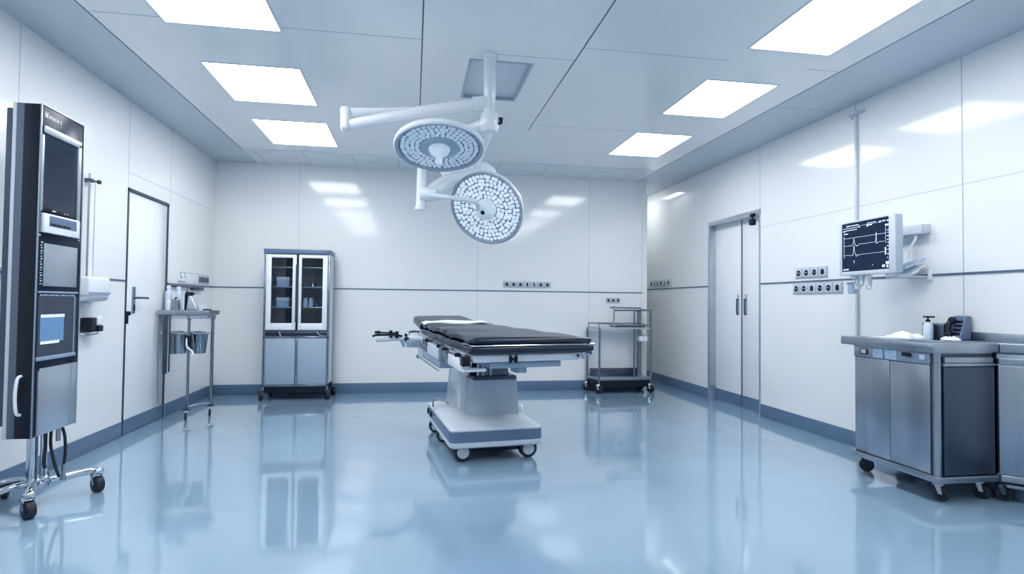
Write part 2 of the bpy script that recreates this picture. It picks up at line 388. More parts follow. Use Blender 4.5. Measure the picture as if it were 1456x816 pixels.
MB().tube([EL + Vector((.03, .01, .045)), EL + Vector((.25, .03, .075)), EL + Vector((.56, -.02, .098))], .038, 16, r2=.020).build('brace_arm', 'lampwhite', lamp)
MB().box(EL.x - .035, EL.x + .025, EL.y - .042, EL.y + .045, EL.z - .078, EL.z + .080, .022, 4).build('elbow_block', 'lampwhite', lamp)

# upper head: faces the floor, tilted a little towards the camera
V = Vector
def head_frame(n):
    n = V(n).normalized(); return n
c1 = V((.150, 3.728, 2.144)); n1 = V((-.02, -.285, -.958)).normalized(); R1 = .293
h1 = MB().lathe([(.0, -.085), (.08, -.083), (.17, -.070), (.25, -.045), (.287, -.018), (.293, .0), (.293, .012), (.286, .020), (.272, .020), (.268, .006), (.0, .004)], c1, n1, 64).build('lamp_head', 'lampwhite', lamp)
MB().lathe([(.268, .004), (.284, .0215), (.277, .026), (.262, .012), (.262, .004)], c1, n1, 64).build('inner_rim', 'rim', h1)
MB().lathe([(.0, .004), (.264, .004), (.264, .008), (.0, .008)], c1, n1, 64).build('light_face', 'ledface', h1)
cell_disc(c1 + n1 * .008, n1, R1, (.49, .598, .706, .814), .110, 1.6, 'led_soft', 'lens_array', h1, .006)
MB().lathe([(.0, .008), (.128, .008), (.128, .014), (.120, .018), (.0, .019)], c1, n1, 48).build('centre_disc', 'lampdisc', h1)
MB().lathe([(.0, .018), (.070, .018), (.068, .030), (.056, .052), (.030, .070), (.021, .082), (.019, .120), (.015, .130), (.0, .131)], c1 + n1 * .0, n1, 32).build('sterile_handle', 'handleglow', h1)
# short flat arm from the hub to the rim of the upper head
p0 = V((CX - .02, CY + .01, 2.338)); p1 = V((.31, 3.92, 2.30))
mb = MB()
mb.rings([[p0.lerp(p1, u) + V((.02 * math.cos(a) * 0, .055 * math.cos(a), (.044 - .008 * u) * math.sin(a))) for a in [2 * PI * k / 20 for k in range(20)]] for u in (0, .35, .7, 1)])
mb.ball(p1, .046).tube([p1, V((.26, 3.92, 2.27)), V((.20, 3.85, 2.235)), c1 + V((.01, .06, .075))], .040, 14).build('short_arm', 'lampwhite', lamp)

# lower head: faces the camera, down and a little to its left
c2 = V((.515, 4.143, 1.826)); n2 = V((-.44, -.735, -.52)).normalized(); R2 = .285
h2 = MB().lathe([(.0, -.075), (.08, -.073), (.17, -.062), (.24, -.042), (.279, -.018), (.285, .0), (.285, .012), (.279, .020), (.268, .020), (.264, .006), (.0, .004)], c2, n2, 64).build('lamp_head', 'lampwhite', lamp)
MB().lathe([(.262, .004), (.278, .0215), (.271, .026), (.257, .012), (.257, .004)], c2, n2, 64).build('inner_rim', 'rim', h2)
MB().lathe([(.0, .004), (.260, .004), (.260, .008), (.0, .008)], c2, n2, 64).build('light_face', 'ledface', h2)
cell_disc(c2 + n2 * .008, n2, R2, (.335, .437, .54, .643, .746, .846), .106, 1.8, 'led_bright', 'lens_array', h2, .007)
hd = MB().lathe([(.0, .008), (.078, .008), (.080, .030), (.070, .060), (.048, .082), (.020, .092), (.017, .086), (.0, .085)], c2, n2, 32).build('sterile_handle', 'handleglow', h2)
MB().lathe([(.0, .084), (.016, .084), (.016, .0875), (.0, .0875)], c2, n2, 20).build('camera_eye', 'black', h2)
# yoke of the lower head
J = V((.112, 4.03, 1.845))
MB().tube([V((CX, CY + .02, 2.31)), V((.36, 4.0, 2.30)), V((.15, 4.13, 2.27)), V((.055, 4.10, 2.22)), V((.047, 4.06, 2.12)), V((.040, 4.045, 1.80))], .034, 16).build('drop_arm', 'lampwhite', lamp)
MB().cyl((.040, 4.045, 1.775), (.040, 4.045, 1.80), .041, .041, 20, .004).cyl((.04, 4.04, 1.885), (.155, 4.005, 1.885), .052, .040, 24, .008).build('yoke_joint', 'lampwhite', lamp)
MB().tube([V((.10, 3.985, 1.872)), V((.25, 3.95, 1.855)), V((.37, 3.95, 1.842)), V((.41, 3.97, 1.838)), V((.435, 4.01, 1.822)), c2 + n2 * .035 + V((-.06, .01, -.004))], .017, 14).build('handle_bar', 'lampwhite', lamp)
MB().tube([V((.10, 4.06, 1.90)), V((.20, 4.13, 1.985)), V((.34, 4.22, 2.045)), V((.50, 4.28, 2.03)), c2 - n2 * .06], .055, 16, r2=.045).build('yoke_fork', 'lampwhite', lamp)
MB().ball((.40, 4.36, 2.125), 1, (.215, .11, .105), 32).build('arm_cover', 'lampwhite', lamp)
MB().tube([V((.42, 4.3, 2.10)), V((.45, 4.2, 2.2)), V((CX, 3.92, 2.30)), V((CX, CY, 2.32))], .034, 14).build('rear_arm', 'lampwhite', lamp)

# ------------------------------------------------------------------ casters
def caster(p, r, parent, ax=0.0, name='caster', wheel='rubber', fork='chrome', stem=None, w=.022, disc=None):
    """p: point on the floor under the wheel; ax: direction of the axle about z"""
    x, y, z = p; a = V((math.cos(ax), math.sin(ax), 0)); f = V((-a.y, a.x, 0)); c = V((x, y, z + r))
    top = stem if stem is not None else r * 2 + .03
    mb = MB()
    for sgn in (-1, 1):
        e = c + a * (w / 2 + .004) * sgn
        mb.hexa([e + f * .010 + a * -.002, e + f * .010 + a * .002, e - f * .010 + a * .002, e - f * .010 + a * -.002,
                 e + f * .028 + V((0, 0, r + .006)) + a * -.002, e + f * .028 + V((0, 0, r + .006)) + a * .002, e + V((0, 0, r + .006)) + a * .002, e + V((0, 0, r + .006)) + a * -.002])
    q = c + f * .014 + V((0, 0, r + .006)); hw = w / 2 + .008
    mb.cyl(q + V((0, 0, -.002)), q + V((0, 0, .012)), hw + .004, hw, 16)
    mb.cyl(q + V((0, 0, .01)), V((q.x, q.y, z + top)), .009)
    o = mb.build(name, fork, parent)
    MB().cyl(c - a * w / 2, c + a * w / 2, r, r, 28, .005).build('wheel', wheel, o)
    MB().cyl(c - a * (w / 2 + .002), c + a * (w / 2 + .002), r * abs(disc or .5), r * abs(disc or .5), 24, .001).build('wheel_disc', 'offwhite' if (disc or 0) > 0 else 'black' if disc else 'steel_dark', o)
    return o

# ------------------------------------------------------------------ operating table
ot = thing('operating_table', (.54, 4.70, 0), 'operating table with black padded top and wheeled white base in the room centre', 'operating table')
TH = math.radians(6.5)
def B(x, y, z=0):           # base frame -> world
    return V((.54 + math.cos(TH) * x - math.sin(TH) * y, 4.70 + math.sin(TH) * x + math.cos(TH) * y, z))
def bslab(mb, prof, pts):   # horizontal slices: prof = [(z, inset)], pts outline in the base frame
    R = []
    cxm = sum(p[0] for p in pts) / len(pts); cym = sum(p[1] for p in pts) / len(pts)
    for z, ins in prof:
        ring = []
        for x, y in pts:
            dx_, dy_ = x - cxm, y - cym; L = math.hypot(dx_, dy_)
            hx = .34; hy = .6
            ring.append(B(cxm + dx_ * (1 - ins / hx), cym + dy_ * (1 - ins / hy), z))
        R.append(ring)
    return mb.rings(R)
def rrect(x0, x1, y0, y1, r, n=5):
    P = []
    for cx, cy, a in ((x1 - r, y0 + r, -PI / 2), (x1 - r, y1 - r, 0), (x0 + r, y1 - r, PI / 2), (x0 + r, y0 + r, PI)):
        for k in range(n + 1):
            t_ = a + PI / 2 * k / n; P.append((cx + r * math.cos(t_), cy + r * math.sin(t_)))
    return P
OUT = rrect(-.345, .345, -.60, .58, .05)
bs = bslab(MB(), [(.105, .03), (.108, .012), (.118, .002), (.145, .0), (.150, .004)], OUT).build('base', 'offwhite', ot)
bslab(MB(), [(.150, .006), (.152, .001), (.222, .001), (.228, .006)], OUT).build('bumper_band', 'greyblue', bs)
bslab(MB(), [(.228, .004), (.236, .004), (.248, .014), (.260, .050), (.276, .10), (.280, .13)], OUT).build('base_cover', 'offwhite', bs)
bslab(MB(), [(.060, .10), (.106, .08)], OUT).build('underside', 'black', bs)
for x, y in ((-.235, -.50), (.255, -.50), (-.285, .46), (.285, .46), (-.275, .10)):
    p = B(x, y); r = .066 if y < 0 else .056
    caster((p.x, p.y, 0), r, bs, TH + PI / 2, 'caster', 'rubber', 'offwhite', stem=.15, w=.056, disc=.66)
for sx in (-1, 1):
    MB().tube([B(sx * .335, .28, .255), B(sx * .335, .28, .30), B(sx * .33, .25, .325), B(sx * .25, .13, .325), B(sx * .24, .11, .30)], .009).build('grab_rail', 'steel', bs)
for y in (.30, .46):
    p = B(-.342, y, .19); MB().cyl(p, p + V((-.016, 0, 0)), .024, .024, 20, .003).build('foot_button', 'black', bs)
MB().ball(B(.335, -.05, .275), .040, (.6, 1, 1)).build('pedal', 'white', bs)
# column shrouds
def bhex(mb, f, z0, z1, bev=.006):   # f: (x0,x1,y0,y1) at bottom and at top
    (a, b, c, d), (e_, f_, g, h) = f
    return mb.hexa([B(a, c, z0), B(b, c, z0), B(b, d, z0), B(a, d, z0), B(e_, g, z1), B(f_, g, z1), B(f_, h, z1), B(e_, h, z1)], bev, 3)
cl = bhex(MB(), ((-.128, .246, -.320, .06), (-.113, .232, -.283, .06)), .255, .545).build('column', 'shroud', ot)
bhex(MB(), ((-.185, .262, .03, .50), (-.165, .235, .0, .42)), .258, .700).build('rear_shroud', 'offwhite', cl)
bhex(MB(), ((-.116, .234, -.286, .02), (-.108, .228, -.276, .02)), .5455, .575, .004).build('collar', 'steel_dark', cl)
bhex(MB(), ((-.075, .190, -.24, .10), (-.06, .160, -.22, .10)), .545, .72).build('lift_post', 'steel_dark', cl)
mb = MB()
for x in (-.07, -.03, .03): mb.cyl(B(x, -.245, .575), B(x, -.245, .68), .010)
mb.build('linkage', 'steel', cl)
bhex(MB(), ((-.175, -.118, -.16, .24), (-.20, -.115, -.30, .30)), .560, .715, .012).build('side_shroud', 'offwhite', cl)
bhex(MB(), ((-.172, -.112, -.02, .30), (-.185, -.112, -.08, .30)), .26, .60, .010).build('side_shroud', 'white', cl)

# table top: bilinear frame, a across (0 left, 1 right) and b along from the near end
NL, NR, FL, FR = V((.365, 3.60, 0)), V((1.215, 3.79, 0)), V((.0, 5.75, 0)), V((.50, 5.88, 0))
def TP(a, b, z): 
    p = NL.lerp(NR, a).lerp(FL.lerp(FR, a), b); p.z = z + .045 * b; return p
def tbox(mb, a0, a1, b0, b1, z0, z1, bev=.005):
    return mb.hexa([TP(a0, b0, z0), TP(a1, b0, z0), TP(a1, b1, z0), TP(a0, b1, z0), TP(a0, b0, z1), TP(a1, b0, z1), TP(a1, b1, z1), TP(a0, b1, z1)], bev, 2)
def pad(a0, a1, b0, b1, z0, z1, r=.02, nb=36, wr=0.0, crown=.0, tilt=.0):
    """soft pad: rounded section lofted along b, closed with shrinking end rings"""
    R = []; W = .70
    bl = [(b0, .55), (b0 + .003, .82), (b0 + .008, 1)] + [(b0 + .008 + (b1 - b0 - .016) * k / nb, 1) for k in range(1, nb)] + [(b1 - .008, 1), (b1 - .003, .82), (b1, .55)]
    zc = (z0 + z1) / 2; hz = (z1 - z0) / 2
    for b, k in bl:
        ring = []
        for j in range(44):
            an = 2 * PI * j / 44; cx, sz = math.cos(an), math.sin(an)
            u = math.copysign(abs(cx) ** .16, cx); v = math.copysign(abs(sz) ** .42, sz)
            a = (a0 + a1) / 2 + (a1 - a0) / 2 * u * (1 - (1 - k) * .06)
            z = zc + hz * v * k
            if sz > 0: z += crown * (1 - u * u) * k
            if wr and u < -.2:
                w_ = (-u - .2) / .8
                z += wr * w_ * math.sin(b * 46 + 2.2 * math.sin(b * 21)) * (1 if sz > -.2 else .6)
                a += wr * .9 * w_ * math.sin(b * 39 + 1.3 + 1.5 * math.sin(b * 17))
            elif wr: z += wr * .35 * math.sin(b * 31 + u * 3)
            ring.append(TP(a, b, z + tilt * (b - b0)))
        R.append(ring)
    mb = MB(); mb.rings(R); return mb
mt = pad(-.01, 1.012, 0.0, .80, .808, .866, wr=.004).build('lower_pad', 'vinyl', ot, 80)
pad(.004, .995, 0.004, .785, .868, .912, wr=.010, crown=.004).build('upper_pad', 'vinyl', ot, 80)
pad(-.005, 1.005, .815, 1.0, .838, .918, wr=.003, crown=.003, tilt=.22).build('head_pad', 'vinyl', ot, 80)
MB().tube([TP(-.005, .10, .866), TP(-.004, .0, .867), TP(.3, -.002, .867), TP(.6, -.002, .867), TP(1.004, -.001, .867), TP(1.008, .03, .867), TP(1.008, .6, .867)], .0045, 8, smooth=False).build('piping', 'chrome', mt)
fr = tbox(tbox(MB(), .02, .90, .015, .40, .756, .806, .008), .06, .95, .40, .97, .775, .815, .006).build('top_frame', 'offwhite', ot)
tbox(MB(), .16, .76, .03, .55, .712, .750, .006).build('cross_beam', 'midgrey', fr)
tbox(MB(), .40, .49, .05, .10, .670, .711, .006).build('control_box', 'midgrey', fr)
mb = MB()
for a in (.30, .345): tbox(mb, a, a + .022, .008, .03, .752, .80, .004)
tbox(mb, .30, .367, .012, .03, .765, .785, .003)
mb.build('clamp', 'black', fr)
MB().cyl(TP(.86, .0, .79), TP(.93, .01, .775), .012).cyl(TP(.925, .01, .78), TP(.945, .02, .78), .018).build('clamp_knob', 'chrome', fr)
# steel side rails with their posts
for a, sgn in ((-.045, -1), (1.03, 1)):
    mb = tbox(MB(), a - .008, a + .008, .02, .78, .782, .806, .002)
    for b in (.05, .22, .36, .55, .75): tbox(mb, min(a, a - sgn * .05), max(a, a - sgn * .05), b, b + .012, .786, .802, .002)
    mb.build('side_rail', 'chrome', ot)
# boxes and panels hung along the left side
tbox(MB(), -.06, .0, .015, .05, .735, .800, .004).build('rail_end', 'black', ot)
tbox(tbox(MB(), -.05, .02, .05, .235, .690, .778, .012), -.04, .15, .045, .07, .690, .712, .006).build('side_panel', 'white', ot)
tbox(MB(), -.075, -.045, .345, .55, .692, .785, .010).build('side_panel', 'offwhite', ot)
mb = tbox(MB(), -.07, -.02, .245, .335, .69, .80, .006); mb.cyl(TP(-.07, .30, .80), TP(-.07, .30, .70), .014).build('rail_clamp', 'steel', ot)
for b in (.06, .24, .335, .56): MB().cyl(TP(-.055, b, .80), TP(-.095, b, .80), .013, bev=.003).build('clamp_knob', 'black', ot)
bx = tbox(MB(), -.06, .10, .34, .74, .632, .705, .004).build('cassette_box', 'midgrey', ot)
tbox(MB(), -.07, -.055, .66, .765, .625, .78, .004).build('cassette_post', 'offwhite', bx)
MB().cyl(TP(-.075, .33, .620), TP(-.075, .77, .620), .006).cyl(TP(-.09, .76, .618), TP(-.06, .76, .618), .018).build('cassette_rod', 'steel', bx)
mb = MB()
for b in (.60, .66): mb.cyl(TP(-.06, b, .70), TP(-.06, b, .79), .012)
tbox(mb, -.08, .0, .56, .72, .735, .748, .003); tbox(mb, -.08, .0, .56, .72, .705, .715, .003); mb.build('bracket', 'steel', ot)
# arm support reaching out to the left
p = TP(-.02, .70, 0)
ar = MB().tube([V((p.x - .01, p.y, .815)), V((-.10, 5.12, .820)), V((-.18, 5.12, .815)), V((-.315, 5.12, .805))], .024, 14, r2=.018).build('arm_support', 'offwhite', ot)
MB().hexa([V((-.11, 5.10, .80)), V((-.075, 5.10, .80)), V((-.075, 5.14, .80)), V((-.11, 5.14, .80)), V((-.085, 5.105, .745)), V((-.065, 5.105, .745)), V((-.065, 5.135, .745)), V((-.085, 5.135, .745))], .004).build('arm_lever', 'midgrey', ar)
MB().box(-.055, .055, 5.06, 5.14, .745, .81, .008).build('arm_mount', 'midgrey', ar)
MB().box(-.318, -.245, 5.095, 5.14, .810, .838, .008, 3).build('grip_pad', 'white', ar)
mb = MB().tube([V((-.345, 5.11, .838)), V((-.30, 5.11, .850)), V((-.16, 5.11, .850)), V((-.09, 5.11, .838))], .010, 10)
mb.box(-.325, -.275, 5.085, 5.135, .862, .885, .006).box(-.205, -.175, 5.085, 5.135, .850, .890, .006).box(-.155, -.122, 5.085, 5.135, .825, .882, .006).tube([V((-.30, 5.11, .872)), V((-.13, 5.11, .866))], .007)
mb.box(-.20, -.175, 5.09, 5.13, .825, .85, .004).build('arm_clamp', 'black', ar)
MB().tube([TP(-.03, .80, .83), V((.0, 5.3, .87)), V((-.04, 5.25, .86)), V((-.035, 5.2, .81))], .012, 10).build('arm_joint', 'chrome', ar)
MB().ball((-.055, 5.09, .815), .022).ball((-.045, 5.085, .79), .018).ball((-.06, 5.09, .85), .015).build('arm_knob', 'black', ar)
# folded white sheet across the top
G = []
for i in range(19):
    a = -.03 + 1.06 * i / 18; row = []
    for j in range(9):
        b = .700 + .115 * j / 8
        z = .918 + .006 * math.sin(a * 9 + j * .7) + (.010 if .2 < j / 8 < .8 else 0)
        if b > .79: z -= .012
        z += -.022 * max(0, (abs(a - .5) - .46) / .07) ** 2 * .5
        row.append(TP(a, b, z + .006))
    G.append(row)
tag(MB().sheet(G, .006).build('folded_sheet', 'cloth', None, 60), 'white folded sheet lying across the black pads of the operating table', 'sheet')

# ------------------------------------------------------------------ glass-front cabinet by the back wall
CX0, CX1, CY0, CY1 = -1.685, -.960, 6.95, 7.30
gc = thing('glass_cabinet', ((CX0 + CX1) / 2, (CY0 + CY1) / 2, 0), 'tall steel medicine cabinet on casters with two glazed white doors, against the back wall', 'cabinet')
MB().box(CX0 - .006, CX1 + .006, CY0 - .012, CY1 + .012, 1.672, 1.728, .005).build('top', 'greyblue', gc)
mb = MB()
for x in (CX0 + .012, CX1 - .012):
    for y in (CY0 + .012, CY1 - .012): mb.box(x - .012, x + .012, y - .012, y + .012, .115, 1.672, .004)
for z in (.155, .705): mb.box(CX0, CX1, CY0, CY0 + .024, z, z + .022, .003).box(CX0, CX1, CY1 - .024, CY1, z, z + .022, .003)
mb.box(-1.330, -1.305, CY0 - .002, CY0 + .02, .175, .705, .003)
mb.build('frame', 'steel_leg', gc)
MB().box(CX0 + .024, CX1 - .024, CY0 + .012, CY1 - .012, .085, .165, .003).build('base_shadow', 'black', gc)  # black box standing in for the shadow below the cabinet
MB().box(CX1 - .014, CX1 - .002, CY0 + .024, CY1 - .024, .175, 1.672).build('side_panel', 'offwhite', gc)
MB().box(CX0 + .002, CX0 + .014, CY0 + .024, CY1 - .024, .175, 1.672).build('side_panel', 'offwhite', gc)
MB().box(CX0 + .014, CX1 - .014, CY1 - .016, CY1 - .006, .79, 1.672).box(CX0 + .014, CX1 - .014, CY0 + .03, CY1 - .016, .790, .80).box(CX0 + .014, CX0 + .018, CY0 + .03, CY1 - .016, .80, 1.67)\
    .box(CX1 - .018, CX1 - .014, CY0 + .03, CY1 - .016, .80, 1.67).box(CX0 + .014, CX1 - .014, CY0 + .03, CY1 - .016, 1.664, 1.672).build('interior', 'inside', gc)
MB().box(-1.328, -1.312, CY0 + .05, CY1 - .016, .80, 1.664).build('partition', 'inside', gc)
for x0, x1 in ((CX0 + .026, -1.333), (-1.303, CX1 - .026)):
    MB().box(x0, x1, CY0 + .003, CY0 + .015, .180, .704, .003).build('lower_panel', 'panelgrey', gc)
    for z in (1.300, 1.062, 1.525):
        MB().box(x0, x1 if x1 < -1.3 else x1, CY0 + .045, CY1 - .018, z - .010, z, .002).build('shelf', 'steel', gc)
for x0, x1, hx, s_ in ((-1.658, -1.332, -1.338, 1), (-1.306, -.986, -1.300, -1)):
    d = MB(); g = .054
    y0, y1, z0, z1 = CY0 - .010, CY0 + .020, .800, 1.664
    d.box(x0, x0 + g, y0, y1, z0, z1, .004).box(x1 - g * .75, x1, y0, y1, z0, z1, .004).box(x0 + g * .9, x1 - g * .7, y0 + .001, y1, z1 - .035, z1, .003).box(x0 + g * .9, x1 - g * .7, y0 + .001, y1, z0, z0 + .078, .003)
    if s_ < 0: d.bm.clear(); d.box(x0, x0 + g * .6, y0, y1, z0, z1, .004).box(x1 - g, x1, y0, y1, z0, z1, .004).box(x0 + g * .5, x1 - g * .9, y0 + .001, y1, z1 - .035, z1, .003).box(x0 + g * .5, x1 - g * .9, y0 + .001, y1, z0, z0 + .078, .003)
    d = d.build('door', 'white', gc)
    MB().box(x0 + .03, x1 - .03, CY0 + .004, CY0 + .008, z0 + .05, z1 - .03).build('pane', 'glass', d)
    MB().tube([(hx + s_ * .012, y0, 1.55), (hx + s_ * .012, y0 - .02, 1.54), (hx + s_ * .012, y0 - .02, .90), (hx + s_ * .012, y0, .89)], .008, 8, smooth=False).build('handle', 'steel_dark', d)
dr = MB().box(CX0 + .024, CX1 - .024, CY0 + .006, CY1 - .03, .728, .790, .004).build('drawer', 'steel_dark', gc)
MB().box(CX0 + .03, CX1 - .03, CY0 - .002, CY0 + .006, .745, .76, .002).build('drawer_slot', 'black', dr)
mb = MB()
for x, w in ((-1.50, .03), (-1.08, .09)): mb.tube([(x, CY0 + .004, .785), (x, CY0 - .02, .765), (x + w * .5, CY0 - .02, .735), (x + w, CY0 + .004, .735)], .007, 8)
mb.build('drawer_handle', 'chrome', dr)
for x, y in ((CX0 - .012, CY0 + .02), (CX1 - .012, CY0 + .02), (CX1 + .02, CY1 - .03), (CX0 + .02, CY1 - .03)):
    caster((x, y, 0), .050, gc, .5, stem=.12, w=.034, disc=-.6, fork='steel_dark')
# what stands inside
g1 = 'boxes in the glass cabinet'
for z, lab in ((1.300, 'pale blue box on the upper left shelf inside the glass cabinet'), (1.062, 'pale blue box on the lower left shelf inside the glass cabinet')):
    t = thing('storage_box', (-1.48, 7.08, z), lab, 'box', g1)
    MB().box(-1.56, -1.425, 7.02, 7.14, z, z + .085, .006).build('body', 'bluecloth', t)
    MB().box(-1.563, -1.422, 7.017, 7.143, z + .07, z + .11, .006).build('lid', 'white', t)
t = MB().lathe([(.0, 0), (.028, 0), (.034, .01), (.045, .045), (.052, .05), (.042, .048), (.03, .012), (.0, .01)], (-1.165, 7.06, 1.300)).build('steel_bowl', 'chrome')
tag(t, 'small shiny bowl on the upper right shelf inside the glass cabinet', 'bowl')
for k in range(2):
    t = thing('glass_jar', (-1.245 + .062 * k, 7.06, 1.062), ['clear jar standing furthest left on the lower right shelf in the glass cabinet', 'clear jar between the other jar and the wire basket in the glass cabinet'][k], 'jar', 'jars in the glass cabinet')
    x = -1.245 + .062 * k
    MB().lathe([(.0, 0), (.025, 0), (.027, .006), (.027, .07), (.02, .082), (.02, .09), (.0, .09)], (x, 7.06, 1.062), n=24).build('body', 'bottle', t)
    MB().cyl((x, 7.06, 1.152), (x, 7.06, 1.17), .022, n=20, bev=.003).build('lid', 'white', t)
mb = MB()
for z in (1.066, 1.10, 1.135):
    for a in ((-1.135, 7.01, -1.02, 7.01), (-1.02, 7.01, -1.02, 7.13), (-1.02, 7.13, -1.135, 7.13), (-1.135, 7.13, -1.135, 7.01)): mb.cyl((a[0], a[1], z), (a[2], a[3], z), .003, n=8)
for k in range(8):
    x = -1.135 + .115 * k / 7
    for y in (7.01, 7.13): mb.cyl((x, y, 1.064), (x, y, 1.137), .002, n=6)
mb.box(-1.135, -1.02, 7.01, 7.13, 1.062, 1.067)
tag(mb.build('wire_basket', 'chrome'), 'small wire basket on the lower right shelf inside the glass cabinet', 'basket')

# ------------------------------------------------------------------ sockets
def socket_panel(wall, p0, p1, z0, z1, kinds, label, name='socket_panel'):
    cz = (z0 + z1) / 2; n = len(kinds); u0, u1 = min(p0, p1), max(p0, p1)
    def P(u, z, h): 
        return (XL + h, u, z) if wall == 'L' else (XR - h, u, z) if wall == 'R' else (u, D - h, z)
    def bx(mb, a, b, c, d, h0, h1, bev=0):
        q, r = P(a, c, h0), P(b, d, h1)
        lo = [min(i, j) for i, j in zip(q, r)]; hi = [max(i, j) for i, j in zip(q, r)]
        return mb.box(lo[0], hi[0], lo[1], hi[1], lo[2], hi[2], bev)
    t = thing(name, P((u0 + u1) / 2, cz, 0), label, 'socket panel', 'wall socket panels')
    bx(MB(), u0, u1, z0, z1, 0, .010, .004).build('face_plate', 'shroud', t)
    st = (u1 - u0) / n
    for i, k in enumerate(kinds):
        c = u0 + st * (i + .5); m = min(st, z1 - z0) * .40
        s_ = bx(MB(), c - m, c + m, cz - m, cz + m, .008, .015, .003).build('socket', 'offwhite', t)
        mb = MB()
        q, r = V(P(c, cz, .0145)), V(P(c, cz, .0165))
        if k == 'o': mb.cyl(q, r, m * .72, n=20)
        elif k == 'u': bx(mb, c - m * .55, c + m * .55, cz - m * .6, cz + m * .55, .0145, .0165); bx(mb, c - m * .15, c + m * .15, cz + m * .5, cz + m * .8, .0145, .0165)
        elif k == 'z': bx(mb, c - m * .6, c + m * .5, cz + m * .2, cz + m * .6, .0145, .0165); bx(mb, c - m * .4, c + m * .6, cz - m * .6, cz - m * .1, .0145, .0165)
        else: bx(mb, c - m * .35, c + m * .35, cz - m * .75, cz + m * .75, .0145, .0165)
        ins = mb.build('socket_well', 'black', s_)
        mb = MB()
        if k == 'o':
            mb.cyl(V(P(c - m * .3, cz, .016)), V(P(c - m * .3, cz, .018)), m * .12, n=10).cyl(V(P(c + m * .3, cz + m * .1, .016)), V(P(c + m * .3, cz + m * .1, .018)), m * .14, n=10)
            mb.build('socket_pin', 'offwhite', s_)
    return t
socket_panel('B', 1.145, 1.775, 1.338, 1.418, 'oooszoo', 'long row of seven sockets on the back wall above the operating table')
socket_panel('B', 2.535, 2.735, 1.150, 1.222, 'oou', 'short panel of three sockets on the back wall above the steel trolley')
socket_panel('R', 8.31, 7.60, 1.395, 1.495, 'osussu', 'row of six narrow sockets on the right wall near the far corner')
socket_panel('R', 4.91, 4.485, 1.395, 1.490, 'uooo', 'upper panel of four sockets on the right wall, above the dark strip')
socket_panel('R', 4.945, 4.305, 1.250, 1.346, 'oouoou'[::-1], 'lower panel of six sockets on the right wall, below the dark strip')
t = thing('notice_strip', (XL, 6.78, 1.36), 'pale strip with black signs on the left wall above the wash console', 'sign')
MB().box(XL, XL + .006, 6.345, 7.235, 1.308, 1.424, .002).build('strip', 'door', t)
mb = MB()
for y, z, w, h in ((6.40, 1.405, .05, .012), (6.40, 1.38, .03, .02), (6.42, 1.362, .06, .014), (6.40, 1.322, .09, .016), (6.505, 1.40, .018, .04), (6.53, 1.372, .05, .012), (6.50, 1.322, .06, .016), (6.72, 1.418, .7, .006)):
    mb.box(XL + .006, XL + .0075, y - w / 2, y + w / 2, z - h / 2, z + h / 2)
mb.build('sign_mark', 'midgrey', t)
pl = MB().box(XL + .006, XL + .012, 6.90, 7.225, 1.322, 1.402, .003).build('sign_plate', 'midgrey', t)
mb = MB()
for y, w, h in ((6.925, .02, .06), (6.97, .035, .045), (7.03, .05, .06), (7.10, .04, .05), (7.17, .06, .055)): mb.box(XL + .012, XL + .014, y - w / 2, y + w / 2, 1.362 - h / 2, 1.362 + h / 2)
mb.build('sign_mark', 'black', t)
tag(MB().box(XL, XL + .035, 6.68, 7.0, 1.238, 1.274, .006).box(XL, XL + .03, 6.10, 6.69, 1.262, 1.275, .003).build('wall_rail', 'steel_dark'), 'dark rail end fixed to the left wall above the wash console', 'rail')

# ------------------------------------------------------------------ wash console on the left wall
wc = thing('wheeled_console', (-2.13, 5.98, 0), 'narrow steel instrument table on two wheeled legs against the left wall beside the door', 'instrument table')
MB().box(XL + .012, -1.905, 5.865, 6.17, .992, 1.036, .006).build('tabletop', 'steel', wc)
MB().box(XL + .05, -1.93, 5.885, 6.15, .955, .990, .003).build('apron', 'steel_flat', wc)
for x, y, r in ((-2.09, 5.90, .013), (-1.945, 6.10, .016)):
    l = MB().cyl((x, y, .105), (x, y, .99), r, n=16).cyl((x, y, .945), (x, y, .985), r + .006, n=16, bev=.003).build('leg', 'steel_leg', wc)
    MB().box(x - .03, x + .03, y - .03, y + .03, .098, .108, .003).build('leg_foot', 'black', l)
    caster((x - .005, y - .01, 0), .036, l, .2, stem=.10, w=.018)
MB().tube([(-2.09, 5.90, .125), (-2.02, 6.0, .135), (-1.945, 6.10, .125)], .008).build('stretcher', 'chrome', wc)
MB().box(XL + .06, XL + .10, 5.875, 5.885, .44, .99, .003).box(XL + .11, XL + .122, 5.875, 5.89, .46, .99, .002).build('hanging_rail', 'steel_dark', wc)
MB().tube([(XL + .03, 5.85, .99), (XL + .03, 5.85, .6), (XL + .035, 5.86, .22), (XL + .04, 5.86, .17)], .007).build('drain_hose', 'steel', wc)
MB().cyl((XL + .012, 5.93, .815), (-1.95, 5.93, .815), .007).cyl((-1.95, 5.93, .815), (-1.945, 6.10, .815), .007).box(XL, XL + .02, 5.915, 5.945, .80, .83).build('hanging_bar', 'chrome', wc)
MB().tube([(-2.10, 5.885, .80), (-2.095, 5.87, .70), (-2.05, 5.865, .655), (-2.035, 5.865, .62)], .007, 10, r2=.011).build('spout', 'white', wc)
MB().box(-2.11, -2.065, 5.875, 5.915, .70, .80, .004).build('valve', 'black', wc)
